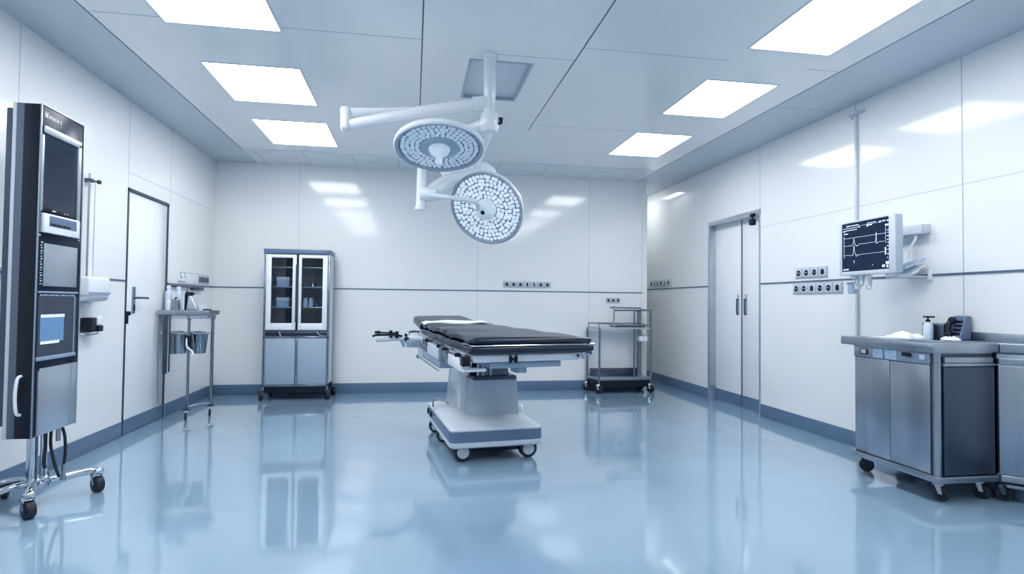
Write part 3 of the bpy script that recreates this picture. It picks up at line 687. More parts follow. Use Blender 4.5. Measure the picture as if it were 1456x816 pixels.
for k, (x, y, m, lab, r0, r1) in enumerate(((-2.22, 6.02, 'steel', 'cylindrical steel bucket hanging under the narrow table, next to the door', .066, .072), (-2.05, 6.035, 'steel_leg', 'dark tapered bucket hanging under the narrow table, further from the door', .062, .086))):
    t = thing('hanging_bucket', (x, y, .62), lab, 'bucket', 'buckets under the narrow table')
    MB().lathe([(.0, .62), (r0, .62), (r0 + .003, .625), (r1, .806), (r1 + .007, .812), (r1 + .004, .818), (r1 - .004, .812), (r0 - .004, .63), (.0, .628)], (x, y, 0), n=32).build('body', m, t)
    MB().tube([(x - r1, y, .80), (x - r1 * .7, y - .035, .828), (x, y - .06, .831), (x + r1 * .7, y - .035, .828), (x + r1, y, .80)], .005, 8).build('handle', 'chrome', t)
# bottles and cup on it
def bottle(x, y, z, r, h, m, cap, label, group=None, neck=.5, name='bottle'):
    t = thing(name, (x, y, z), label, 'bottle', group)
    MB().lathe([(.0, 0), (r * .94, 0), (r, .006), (r, h * .68), (r * .86, h * .76), (r * neck, h * .82), (r * neck, h * .88), (.0, h * .88)], (x, y, z), n=28).build('body', m, t)
    MB().lathe([(.0, h * .87), (r * neck * 1.25, h * .87), (r * neck * 1.25, h * .985), (r * neck, h), (.0, h)], (x, y, z), n=24).build('cap', cap, t)
    return t
gz = 1.036
bottle(-2.285, 5.93, gz, .022, .11, 'white', 'white', 'short white bottle at the front of the narrow table top near the door', 'bottles on the narrow table')
bottle(-2.325, 6.03, gz, .030, .235, 'bottle', 'white', 'tall milky bottle with white cap standing closest to the door on the narrow table', 'bottles on the narrow table')
bottle(-2.235, 6.03, gz, .030, .225, 'bottle', 'white', 'tall milky bottle with white cap, second from the door on the narrow table', 'bottles on the narrow table')
bottle(-2.165, 6.04, gz, .020, .21, 'black', 'steel', 'tall slim black bottle in the middle of the narrow table', 'bottles on the narrow table')
t = thing('steel_canister', (-2.215, 5.93, gz), 'grey steel canister in front of the tall bottles on the narrow table', 'canister')
MB().lathe([(.0, 0), (.032, 0), (.034, .005), (.034, .10), (.030, .105), (.0, .107)], (-2.225, 5.94, gz), n=28).build('body', 'steel', t)
MB().cyl((-2.225, 5.94, gz + .107), (-2.225, 5.94, gz + .122), .012).build('knob', 'black', t)
t = thing('spray_bottle', (-2.105, 6.0, gz), 'wedge-shaped grey spray bottle with black nozzle on the narrow table', 'spray bottle')
MB().hexa([(-2.145, 5.965, gz), (-2.035, 5.965, gz), (-2.035, 6.03, gz), (-2.145, 6.03, gz), (-2.135, 5.985, gz + .14), (-2.11, 5.985, gz + .14), (-2.11, 6.015, gz + .14), (-2.135, 6.015, gz + .14)], .008, 3).build('body', 'steel_flat', t)
MB().box(-2.137, -2.095, 5.985, 6.015, gz + .138, gz + .175, .006).box(-2.10, -2.075, 5.993, 6.007, gz + .15, gz + .162, .002).build('nozzle', 'black', t)
tag(MB().lathe([(.0, 0), (.034, 0), (.042, .05), (.040, .05), (.032, .006), (.0, .005)], (-2.0, 5.97, gz), n=28).build('white_cup', 'white'), 'small white cup standing on the narrow table beside the spray bottle', 'cup')
tag(MB().lathe([(.0, 0), (.038, 0), (.04, .004), (.034, .012), (.012, .015), (.0, .015)], (-1.945, 5.93, gz), n=28).build('dark_lid', 'black'), 'flat black lid at the free end of the narrow table', 'lid')

# ------------------------------------------------------------------ steel trolley in the far right corner
it = thing('instrument_trolley', (2.66, 7.18, 0), 'two-shelf stainless instrument trolley with raised bar and casters in the far right corner', 'trolley')
q = {'FL': (2.33, 7.03), 'FR': (3.03, 7.06), 'BL': (2.26, 7.32), 'BR': (3.0, 7.335)}
for k, (x, y) in q.items():
    zt = {'FL': .835, 'BL': .815, 'FR': 1.075, 'BR': 1.075}[k]
    l = MB().cyl((x, y, .10), (x, y, zt), .014, n=16).build('leg', 'steel_leg', it)
    caster((x, y, 0), .050, l, .7, stem=.11, w=.036, disc=-.6)
MB().hexa([(2.32, 7.02, .815), (3.04, 7.05, .815), (3.01, 7.345, .815), (2.25, 7.33, .815), (2.32, 7.02, .838), (3.04, 7.05, .838), (3.01, 7.345, .838), (2.25, 7.33, .838)], .006).build('top_shelf', 'steel_flat', it)
MB().tube([(2.27, 7.31, .885), (2.33, 7.05, .885), (3.0, 7.08, .862), (2.98, 7.325, .885), (2.27, 7.31, .885)], .007, 8, smooth=False).cyl((2.33, 7.05, .83), (2.33, 7.05, .885), .006).cyl((2.27, 7.31, .83), (2.27, 7.31, .885), .006).cyl((2.98, 7.325, .83), (2.98, 7.325, .885), .006).cyl((3.0, 7.08, .83), (3.0, 7.08, .863), .006).build('gallery_rail', 'steel_leg', it)
ls = MB().hexa([(2.32, 7.02, .165), (3.04, 7.05, .165), (3.01, 7.345, .165), (2.25, 7.33, .165), (2.32, 7.02, .20), (3.04, 7.05, .20), (3.01, 7.345, .20), (2.25, 7.33, .20)], .006).build('lower_shelf', 'steel', it)
MB().hexa([(2.33, 7.03, .075), (3.03, 7.06, .075), (3.0, 7.32, .075), (2.27, 7.31, .075), (2.33, 7.03, .166), (3.03, 7.06, .166), (3.0, 7.32, .166), (2.27, 7.31, .166)], .008).build('base_tray', 'black', it)
MB().box(2.30, 3.0, 7.325, 7.337, .20, .29, .003).build('back_lip', 'steel_dark', it)
MB().cyl((2.53, 7.06, 1.055), (3.03, 7.06, 1.062), .011).cyl((2.56, 7.30, 1.09), (3.0, 7.335, 1.085), .009).cyl((3.0, 7.335, 1.065), (3.03, 7.06, 1.065), .010).build('raised_bar', 'steel_leg', it)
MB().cyl((2.53, 7.06, .838), (2.53, 7.06, 1.095), .010).ball((2.53, 7.06, 1.10), .015).build('bar_post', 'steel', it)
MB().cyl((2.93, 7.22, .20), (2.93, 7.22, 1.03), .024, n=20).cyl((2.875, 7.24, .20), (2.875, 7.24, 1.06), .012).cyl((2.93, 7.22, 1.03), (2.93, 7.22, 1.06), .034, n=20, bev=.004).build('gas_column', 'steel_leg', it)
MB().box(2.90, 3.01, 7.115, 7.20, .655, .722, .006).build('label_box', 'white', it)
t = thing('instrument_tray', (2.82, 7.19, .838), 'shallow dark steel tray lying on the upper shelf of the corner trolley', 'tray')
MB().hexa([(2.58, 7.10, .839), (2.96, 7.11, .839), (2.94, 7.29, .839), (2.56, 7.28, .839), (2.565, 7.09, .856), (2.975, 7.10, .856), (2.955, 7.30, .856), (2.545, 7.29, .856)], .003).build('tray_body', 'steel_dark', t)
MB().tube([(2.565, 7.09, .857), (2.975, 7.10, .857), (2.955, 7.30, .857), (2.545, 7.29, .857)], .005, 8, smooth=False, closed=True).build('tray_rim', 'chrome', t)

# ------------------------------------------------------------------ equipment tower near the left wall
TX0, TX1, TY0, TY1, TZ0, TZ1 = -2.072, -1.935, 3.37, 3.765, .412, 2.158
et = thing('equipment_tower', (-2.03, 3.60, 0), 'tall black and grey video equipment tower on a chrome wheeled stand near the left wall', 'equipment tower')
hs = MB().box(TX0 + .055, TX1 - .004, TY0, TY1, TZ0, TZ1, .004).build('housing', 'black', et)
MB().box(TX0, TX0 + .020, TY0 + .004, TY1 - .004, TZ0 - .004, TZ1 + .004, .004).build('back_shell', 'offwhite', et)
MB().box(TX0 + .020, TX0 + .056, TY0 + .002, TY1 - .002, TZ0, TZ1, .002).build('side_panel', 'darkpanel', et)
MB().box(TX0 - .045, TX0 + .001, TY0 + .03, TY1 - .03, TZ0 + .06, TZ1 - .02, .006).build('rear_shadow_box', 'steel_dark', et)  # dark box added in place of the tower's shadow on the wall
fp = MB().box(TX1 - .006, TX1, TY0 + .004, TY1 - .004, .77, TZ1 - .004, .002).build('front_panel', 'gloss', et)
lp = MB().box(TX1 - .006, TX1 + .002, TY0 + .052, TY1 - .003, TZ0 + .002, .768, .003).build('lower_panel', 'steel_flat', et)
MB().box(TX1 - .003, TX1 + .004, TY1 - .06, TY1 - .057, TZ0 + .004, .766).build('panel_joint', 'midgrey', lp)
MB().box(TX1 - .004, TX1 + .003, TY0 - .003, TY0 + .004, TZ0, TZ1, .001).box(TX1 - .004, TX1 + .003, TY1 - .004, TY1 + .002, TZ0, TZ1, .001).box(TX1 - .004, TX1 + .003, TY0, TY1, TZ1 - .003, TZ1 + .003, .001).build('edge_trim', 'steel', et)
MB().box(TX1 - .004, TX1 + .006, TY0 + .036, TY0 + .044, TZ0 + .004, .755, .002).build('edge_strip', 'steel_flat', et)
F = TX1
def onf(mb, y0, y1, z0, z1, h0=0, h1=.004, bev=0): return mb.box(F + h0, F + h1, y0, y1, z0, z1, bev)
# upper monitor with its silver surround
sc_ = onf(MB(), TY0 + .020, TY1 - .05, 1.600, 2.020, -.002, .002).build('screen', 'darkglass', et)
mb = onf(MB(), TY0 + .018, TY1 - .035, 2.012, 2.050, 0, .010, .003); onf(mb, TY1 - .062, TY1 - .035, 1.585, 2.03, 0, .010, .003); onf(mb, TY0 + .004, TY0 + .02, 1.60, 2.0, 0, .008, .002); mb.build('screen_surround', 'steel_flat', et)
mb = onf(MB(), TY0 + .022, TY1 - .06, 1.600, 1.622, 0, .006, .001); mb.build('screen_chin', 'black', sc_)
mb = MB()
for y, w in ((.105, .018), (.125, .01), (.215, .008), (.24, .008)): onf(mb, TY0 + y, TY0 + y + w, 1.606, 1.613, .006, .007)
mb.build('screen_button', 'offwhite', sc_)
# maker's lettering along the top edge, strokes only
mb = MB(); y = TY0 + .030
for k, (h, w) in enumerate(((.030, .010), (.026, .004), (.028, .010), (.017, .008), (.016, .008), (.015, .009), (.015, .007), (.014, .008), (.014, .009), (.013, .008), (.013, .007))):
    z = 2.098
    onf(mb, y, y + .0025, z, z + h, 0, .0015); onf(mb, y, y + w, z + h - .003, z + h, 0, .0015)
    if k % 2: onf(mb, y, y + w, z, z + .003, 0, .0015)
    if k % 3 == 0: onf(mb, y + w - .0025, y + w, z, z + h * .8, 0, .0015)
    y += w + .0032
onf(mb, y + .012, y + .0155, 2.096, 2.116, 0, .0015); onf(mb, y + .013, y + .016, 2.080, 2.085, 0, .0015); mb.build('lettering', 'white', fp)
# control unit with keypad
pr = onf(MB(), TY0 + .022, TY1 - .05, 1.486, 1.588, 0, .018, .003).build('control_unit', 'white', et)
onf(MB(), TY0 + .062, TY1 - .085, 1.524, 1.578, .018, .020).build('display', 'greyblue', pr)
mb = MB()
for k in range(12): onf(mb, TY0 + .066 + k * .0155, TY0 + .066 + k * .0155 + (.012 if k % 3 else .009), 1.527, 1.541 - (k % 2) * .003, .020, .0215)
mb.build('keypad', 'black', pr)
mb = MB()
for k in range(9): onf(mb, TY0 + .003, TY0 + .018, 1.49 + k * .0125, 1.496 + k * .0125, 0, .004)
onf(mb, TY0 + .003, TY0 + .005, 1.48, 1.60, 0, .004).build('switch_row', 'midgrey', et)
onf(MB(), TY0 + .006, TY0 + .017, 1.466, 1.475, 0, .005, .002).build('indicator_light', 'white', et)
mb = MB()
for k in range(9): onf(mb, TY1 - .045, TY1 - .02, 1.475 + k * .0115, 1.480 + k * .0115, 0, .004)
onf(mb, TY1 - .02, TY1 - .017, 1.465, 1.585, 0, .004).build('switch_row', 'midgrey', et)
# blank grey drawer with a strip of marks beside it
onf(MB(), TY0 + .048, TY1 - .045, 1.203, 1.430, 0, .008, .003).build('drawer', 'steel_flat', et)
mb = MB()
for k in range(16): onf(mb, TY0 + .024 + .004 * (k % 2), TY0 + .040 - .003 * (k % 3), 1.212 + k * .0145, 1.217 + k * .0145 + .003 * (k % 2), 0, .003)
mb.build('indicator_strip', 'offwhite', et)
# window with small blue display
mb = onf(MB(), TY0 + .012, TY1 - .02, 1.166, 1.176, 0, .006, .002); onf(mb, TY0 + .012, TY1 - .03, .808, .830, 0, .006, .002); onf(mb, TY1 - .055, TY1 - .047, .83, 1.15, 0, .004); mb.build('window_frame', 'midgrey', et)
mb = MB()
for k in range(22): onf(mb, TY0 + .03 + k * .0148, TY0 + .03 + k * .0148 + random.uniform(.006, .013), 1.150, 1.160, 0, .003)
mb.build('status_row', 'midgrey', et)
wd = onf(MB(), TY0 + .02, TY1 - .026, .832, 1.148, -.001, .0015).build('display_window', 'steel_dark', et)
sb = onf(MB(), TY0 + .038, TY0 + .245, .905, 1.052, .001, .004).build('display', 'bluescreen', wd)
mb = MB(); y = TY0 + .042
for k in range(9):
    w = random.uniform(.012, .022); onf(mb, y, y + w, 1.036, 1.052, .004, .005); y += w + random.uniform(.002, .007)
mb.build('display_text', 'trace', sb); mb = MB(); y = TY0 + .042
for k in range(12):
    w = random.uniform(.009, .018); onf(mb, y, y + w, .895, .907 + .004 * (k % 2), .004, .005); y += w + .001
mb.build('display_text', 'trace', sb)
# pull handle on the near side
MB().tube([(TX1 - .055, TY0, .735), (TX1 - .06, TY0 - .022, .72), (TX1 - .065, TY0 - .026, .63), (TX1 - .06, TY0 - .022, .55), (TX1 - .055, TY0, .535)], .008).build('pull_handle', 'white', et)
# stand
hub = V((-2.045, 3.66, 0))
MB().cyl((hub.x - .02, hub.y - .05, .13), (hub.x - .02, hub.y - .05, TZ0), .026, n=20).cyl((hub.x + .025, hub.y - .03, .13), (hub.x + .025, hub.y - .03, TZ0), .016, n=16).build('pole', 'chrome', et)
MB().lathe([(.0, .09), (.05, .09), (.06, .10), (.06, .125), (.045, .145), (.0, .15)], (hub.x, hub.y - .03, 0), n=28).ball((hub.x + .055, hub.y - .06, .145), .020).cyl((hub.x + .055, hub.y - .06, .15), (hub.x + .055, hub.y - .06, .20), .009).build('stand_hub', 'chrome', et)
for e_, pts in (((-1.945, 3.385), [(hub.x, hub.y - .04, .12), (-2.0, 3.52, .125), (-1.965, 3.43, .135), (-1.95, 3.39, .125)]), ((-1.825, 3.80), [(hub.x, hub.y - .03, .115), (-1.96, 3.71, .12), (-1.87, 3.78, .128), (-1.825, 3.80, .128)])):
    l = MB().tube(pts, .022, 14, r2=.019).ball((e_[0], e_[1], .122), .032, (1, 1, .7)).build('leg', 'chrome', et)
    caster((*e_, 0), .046, l, .9, stem=.12, w=.042, disc=-.6)
l = MB().tube([(hub.x, hub.y - .04, .12), (-2.12, 3.55, .115), (-2.22, 3.52, .085), (-2.32, 3.58, .075), (-2.33, 3.70, .08), (-2.22, 3.74, .10), (hub.x, hub.y, .115)], .018, 12).build('leg', 'chrome', et)
for e_ in ((-2.24, 3.53), (-2.27, 3.74)): caster((*e_, 0), .03, l, .3, stem=.075, w=.03, fork='black')
mb = MB().tube([(-2.0, 3.60, TZ0 + .01), (-1.995, 3.60, .33), (-2.005, 3.61, .22), (-1.985, 3.62, .14)], .0085, 10)
mb.build('cable', 'rubber', et)
MB().tube([(-1.985, 3.63, TZ0 + .01), (-1.98, 3.62, .32), (-1.965, 3.63, .22), (-1.945, 3.64, .14)], .008, 10).build('cable', 'rubber', et)
MB().tube([(-1.95, 3.66, TZ0 + .01), (-1.938, 3.67, .36), (-1.938, 3.68, .27), (-1.945, 3.68, .19)], .008, 10).build('cable', 'rubber', et)
for q_ in (((-1.955, 3.64, TZ0), (-1.955, 3.64, .34), .012), ((-1.945, 3.68, .20), (-1.945, 3.68, .11), .012)): MB().cyl(*q_).build('cable_plug', 'steel', et)
# bracket on the wall behind the tower
t = thing('wall_bracket', (XL, 3.84, 1.29), 'small chrome and black rail bracket on the left wall behind the equipment tower', 'bracket')
MB().box(XL, XL + .04, 3.72, 3.865, 1.29, 1.315, .005).build('rail', 'chrome', t)
MB().box(XL, XL + .03, 3.83, 3.86, 1.10, 1.29, .005).build('holder', 'black', t)

# ------------------------------------------------------------------ dispensers and rod on the left wall
t = thing('paper_towel_dispenser', (XL, 4.645, 1.2), 'white paper towel dispenser on the left wall between tower and door', 'towel dispenser')
MB().box(XL, XL + .12, 4.495, 4.780, 1.155, 1.295, .018, 3).build('body', 'white', t)
MB().hexa([(XL, 4.500, 1.105), (XL + .10, 4.500, 1.125), (XL + .10, 4.775, 1.125), (XL, 4.775, 1.105), (XL, 4.500, 1.155), (XL + .118, 4.500, 1.155), (XL + .118, 4.775, 1.155), (XL, 4.775, 1.155)], .006).build('cover', 'offwhite', t)
MB().box(XL + .112, XL + .1225, 4.500, 4.777, 1.170, 1.186, .001).build('name_strip', 'midgrey', t)
MB().box(XL + .02, XL + .07, 4.555, 4.615, 1.070, 1.112, .008).build('paper_slot', 'offwhite', t)
t = thing('soap_dispenser', (XL, 4.700, .95), 'small black soap dispenser with silver front on the left wall below the towel dispenser', 'soap dispenser')
MB().box(XL, XL + .075, 4.620, 4.700, .895, 1.0, .008).build('body', 'black', t)
MB().box(XL + .0, XL + .082, 4.700, 4.765, .94, 1.008, .014, 3).build('cover', 'white', t)
MB().box(XL + .0, XL + .085, 4.700, 4.775, .895, .94, .008).build('pump_head', 'black', t)
MB().tube([(XL, 4.620, .882), (XL + .05, 4.660, .874), (XL + .06, 4.750, .882)], .005, 8).build('drip_tray', 'steel', t)
t = thing('wall_rod', (XL, 4.65, 1.6), 'slim vertical chrome rod on the left wall above the towel dispenser', 'rod')
MB().cyl((XL + .03, 4.63, 1.296), (XL + .03, 4.63, 2.05), .007).build('rod', 'steel', t)
MB().cyl((XL + .055, 4.66, 1.296), (XL + .055, 4.66, 1.99), .004).build('cord', 'offwhite', t)
MB().box(XL, XL + .05, 4.62, 4.66, 1.985, 2.012, .004).ball((XL + .06, 4.70, 2.0), .017).cyl((XL + .03, 4.63, 2.0), (XL + .06, 4.70, 2.0), .006).build('bracket', 'steel_dark', t)

# ------------------------------------------------------------------ monitor on the right wall
tag(MB().box(XR - .022, XR, 4.128, 4.152, .15, 2.74, .003).box(XR - .035, XR, 4.05, 4.21, 2.705, 2.722, .003).cyl((XR - .035, 4.16, 2.705), (XR - .035, 4.16, 2.67), .008).build('cable_conduit', 'offwhite'), 'vertical white cable conduit on the right wall running behind the monitor', 'conduit')
MX = 3.19
ML = V((MX + .02, 3.905, 0)); MR = V((MX, 3.375, 0))      # left and right edge of the screen face, seen from the camera
mdir = (MR - ML).normalized(); mn = V((-mdir.y * -1, 0, 0)); mn = V((mdir.y, -mdir.x, 0)); 
if mn.x > 0: mn = -mn                                     # face points away from the wall
Wd = (MR - ML).length; Z0, Z1 = 1.378, 1.762
def MP(u, v, h): p = ML + mdir * (Wd * u) + mn * h; p.z = Z1 - (Z1 - Z0) * v; return p
def mbox(mb, u0, u1, v0, v1, h0, h1, bev=0):
    return mb.hexa([MP(u0, v1, h0), MP(u1, v1, h0), MP(u1, v1, h1), MP(u0, v1, h1), MP(u0, v0, h0), MP(u1, v0, h0), MP(u1, v0, h1), MP(u0, v0, h1)], bev)
pm = thing('patient_monitor', MP(.5, .5, 0), 'white patient monitor showing heart traces on a black screen, mounted on the right wall', 'monitor')
cs = mbox(MB(), -.01, 1.0, -.02, 1.02, -.055, .004, .010).build('case', 'shroud', pm)
mbox(MB(), .22, .78, .2, .8, -.12, -.053, .012).build('rear_cover', 'offwhite', cs)
mb = mbox(MB(), -.012, .035, -.022, 1.022, .0, .010, .003); mbox(mb, .90, 1.002, -.022, 1.022, .0, .012, .004); mbox(mb, .03, .91, -.022, .01, .0, .010, .003); mbox(mb, .03, .91, .945, 1.022, .0, .010, .003); mb.build('bezel', 'offwhite', pm)
scn = mbox(MB(), .033, .902, .008, .947, .003, .006).build('screen', 'screen', pm)
def SU(u, v): return (.033 + .869 * u, .008 + .939 * v)
mb = MB()
def stroke(pts, w=.0017):
    for (u0, v0), (u1, v1) in zip(pts, pts[1:]):
        a = MP(*SU(u0, v0), .0068); b = MP(*SU(u1, v1), .0068); d = (b - a)
        if d.length < 1e-6: continue
        sd = d.normalized().cross(mn) * w / 2; hh = mn * .0006
        mb.hexa([a - sd - hh, b - sd - hh, b + sd - hh, a + sd - hh, a - sd + hh, b - sd + hh, b + sd + hh, a + sd + hh])
def bar(u0, u1, v0, v1): a = SU(u0, v0); b = SU(u1, v1); mbox(mb, a[0], b[0], a[1], b[1], .006, .0072)
def jag(u0, u1, v, n, am): return [(u0 + (u1 - u0) * k / n, v + random.uniform(-am, am)) for k in range(n + 1)]
stroke([(.04, .265)] + jag(.06, .74, .31, 22, .006) + [(.745, .27), (.75, .31)] + jag(.77, .93, .31, 5, .006))
mb.build('trace', 'trace', scn); mb = MB()
stroke([(.05, .47)] + jag(.07, .25, .465, 7, .008) + [(.275, .33), (.285, .42), (.33, .49), (.36, .48), (.40, .45)] + jag(.42, .73, .455, 9, .006) + [(.745, .30), (.75, .49), (.77, .48)] + jag(.79, .90, .46, 4, .006))
mb.build('trace', 'trace', scn); mb = MB()
stroke([(.05, .67)] + jag(.07, .25, .665, 7, .008) + [(.275, .47), (.285, .60), (.325, .70), (.35, .66), (.37, .68)] + jag(.40, .90, .665, 12, .005))
mb.build('trace', 'trace', scn); mb = MB()
stroke([(.045, .27), (.05, .72)], .0016); stroke([(.93, .20), (.93, .50)], .0016); bar(.915, .935, .58, .72)
stroke([(.26, .78), (.285, .80), (.265, .83)], .003)
TEXT = ((.10, .20, .05, .018), (.22, .36, .052, .015), (.03, .38, .10, .008), (.03, .09, .145, .022), (.10, .34, .14, .012), (.05, .07, .20, .03), (.08, .14, .208, .016), (.55, .57, .08, .05), (.58, .66, .09, .02), (.56, .74, .055, .01), (.80, .84, .06, .03), (.86, .93, .06, .018), (.96, .985, .06, .03),
                    (.92, .995, .14, .035), (.96, .99, .25, .016), (.965, .985, .30, .012), (.955, .995, .36, .014), (.96, .98, .43, .02), (.965, .99, .49, .012), (.955, .985, .55, .014), (.96, .99, .62, .014), (.96, .985, .70, .02), (.955, .965, .77, .02),
                    (.93, .985, .85, .055), (.86, .91, .91, .045), (.945, .975, .92, .05), (.03, .05, .94, .03), (.055, .10, .945, .022), (.105, .15, .94, .026), (.66, .675, .89, .014))
stroke([(.36, .05), (.41, .10), (.38, .12)], .003); stroke([(.42, .085), (.80, .085)], .0012)
for zone in (lambda u, v: u < .5 and v < .5, lambda u, v: .5 < u < .92 and v < .12 or u > .95 and v < .1, lambda u, v: u > .85 and .12 < v, lambda u, v: u < .85 and v > .5):
    for u0, u1, v, h in TEXT:
        if zone(u0, v): bar(u0, u1, v, v + h)
    mb.build('screen_text', 'trace', scn); mb = MB()
# wall rail that carries it
t = thing('monitor_mount', (XR, 3.65, 1.68), 'white horizontal wall rail behind the monitor that holds it', 'mount')
MB().box(XR - .075, XR, 3.47, 4.02, 1.655, 1.722, .005).build('rail', 'offwhite', t)
MB().box(XR - .26, XR - .07, 3.62, 3.70, 1.62, 1.70, .012).box(XR - .262, XR - .235, 3.58, 3.74, 1.50, 1.72, .008).build('arm', 'offwhite', t)
MB().tube([(XR - .05, 3.54, 1.655), (XR - .055, 3.54, 1.62), (XR - .07, 3.57, 1.55), (XR - .075, 3.58, 1.43)], .008, 10).build('cable', 'white', t)
MB().box(XR - .17, XR, 3.47, 3.68, 1.352, 1.358, .002).box(XR - .03, XR, 3.455, 3.472, 1.33, 1.40, .004).build('tray', 'white', t)
for k, (z, ro, lab) in enumerate(((1.352, .35, 'lower pale blue folded cloth on the wall tray beside the monitor'), (1.372, -.25, 'upper pale blue folded cloth on the wall tray beside the monitor'))):
    G = []
    c = V((XR - .115, 3.565, z)); 
    for i in range(13):
        row = []
        for j in range(9):
            u, v = (i / 12 - .5) * .20, (j / 8 - .5) * .15
            x = c.x + v * math.cos(ro) - u * math.sin(ro) * .6; y = c.y + u * math.cos(ro) + v * math.sin(ro) * .6
            row.append(V((x, y, z + .018 + .006 * math.sin(u * 40 + k) + .03 * k * (.5 - i / 12) + .075 * (j / 8) + .012 * k + .004 * math.sin(v * 70))))
        G.append(row)
    tag(MB().sheet(G, .016).build('folded_cloth', 'bluecloth' if k else 'cloth', None, 60), lab.replace('lower pale blue', 'lower white'), 'cloth', 'folded cloths by the monitor')
# cup holder and hooks under the monitor
cx_, cy_ = 3.27, 3.865
rg = MB().tube([(cx_ + .037 * math.cos(a), cy_ + .037 * math.sin(a), 1.315) for a in [2 * PI * k / 12 for k in range(12)]], .006, 8, closed=True).tube([(cx_ + .02, cy_ - .04, 1.315), (cx_ + .01, cy_ - .05, 1.34), (cx_ - .03, cy_ - .055, 1.385)], .008, 8).build('ring_clamp', 'chrome', pm)
MB().lathe([(.0, 1.235), (.026, 1.235), (.030, 1.24), (.034, 1.325), (.031, 1.325), (.027, 1.244), (.0, 1.243)], (cx_, cy_, 0), n=28).build('sample_cup', 'bluecloth', rg)
MB().box(cx_ - .05, cx_ + .0, cy_ - .085, cy_ - .035, 1.345, 1.378, .005).box(cx_ - .02, cx_ + .01, cy_ - .075, cy_ - .04, 1.27, 1.345, .004).build('clamp_block', 'white', rg)
hp = MB().box(3.22, 3.25, 3.66, 3.69, 1.29, 1.378, .004).build('cable_hook', 'white', pm)
MB().tube([(3.22, 3.76, 1.37), (3.21, 3.765, 1.32), (3.22, 3.74, 1.29), (3.22, 3.70, 1.30), (3.225, 3.70, 1.36)], .003, 8).build('lead', 'midgrey', hp)
MB().tube([(3.22, 3.67, 1.30), (3.215, 3.66, 1.27), (3.22, 3.63, 1.275), (3.23, 3.63, 1.37)], .003, 8).build('lead', 'midgrey', hp)
MB().box(3.22, 3.25, 3.715, 3.735, 1.30, 1.378, .004).build('cable_hook', 'white', pm)

# ------------------------------------------------------------------ stainless cabinets at the right edge
def cab(name, x0, x1, y0, y1, label):
    return thing(name, ((x0 + x1) / 2, (y0 + y1) / 2, 0), label, 'cabinet')
sx0, sx1, sy0, sy1 = 3.012, 3.416, 2.905, 3.555
sc = cab('steel_cabinet', sx0, sx1, sy0, sy1, 'wheeled stainless steel cabinet with control strip, at the right edge of the photo')
bd = MB().box(sx0 + .012, sx1, sy0 + .018, sy1, .155, .868, .004).build('body', 'steel_dark', sc)
MB().box(sx0 - .012, sx1 + .002, sy0 - .012, sy1 + .02, .118, .155, .006).build('plinth', 'steel', sc)
mb = MB()
for ya, yb in ((sy0 + .052, sy0 + .34), (sy0 + .343, sy1 - .012)): mb.box(sx0 + .002, sx0 + .014, ya, yb, .160, .796, .003)
mb.build('side_door', 'steel', sc)
st = MB().box(sx0 + .002, sx0 + .013, sy0 + .045, sy1 - .004, .800, .868, .003).build('control_strip', 'steel', sc)
MB().box(sx0 - .004, sx0 + .003, sy0 + .045, sy0 + .285, .803, .866, .001).build('display_plate', 'midgrey', st)
def yb(f): return sy1 - .004 - (sy1 - sy0 - .049) * f      # 0 far end, 1 near corner
sw = MB().box(sx0 - .004, sx0 + .003, yb(.20), yb(.10), .818, .856, .003).build('switch', 'black', st)
MB().box(sx0 - .007, sx0 - .003, yb(.19), yb(.12), .825, .851, .002).build('rocker', 'white', sw)
for a, b in ((.285, .42), (.45, .60)): MB().box(sx0 - .003, sx0 + .003, yb(b), yb(a), .804, .864, .001).build('label_card', 'paper', st)
dp = MB().box(sx0 - .009, sx0 - .003, yb(.81), yb(.665), .828, .862, .002).build('readout', 'steel', st)
MB().box(sx0 - .0105, sx0 - .008, yb(.80), yb(.675), .836, .860, .001).build('readout_glass', 'black', dp)
MB().box(sx0 - .009, sx0 - .003, yb(.95), yb(.885), .828, .856, .002).build('button', 'white', st)
MB().cyl((sx0 + .022, sy0 + .024, .155), (sx0 + .022, sy0 + .024, .868), .020, n=24).build('corner_post', 'steel', sc)
nd = MB().box(sx0 + .050, sx1 - .004, sy0 + .004, sy0 + .019, .160, .790, .003).build('end_door', 'steel_dark', sc)
MB().box(sx0 + .044, sx1 - .002, sy0 + .0, sy0 + .012, .796, .812, .002).build('door_trim', 'steel', nd)
MB().box(sx0 + .05, sx1 - .02, sy0 - .004, sy0 + .018, .815, .848, .003).build('end_drawer', 'steel', sc)
MB().box(sx0 - .042, sx1 + .003, sy0 - .02, sy1 + .07, .877, .932, .007).box(sx0, sx1, sy0 + .02, sy1, .868, .878).build('worktop', 'steel', sc)
for x, y in ((sx0 + .10, sy1 - .0), (sx0 + .07, sy0 + .05), (sx1 - .04, sy0 + .06), (sx1 - .05, sy1 - .04)):
    caster((x, y, 0), .044, sc, .6, stem=.12, w=.036, disc=-.6, fork='steel' if y < 3 else 'black')
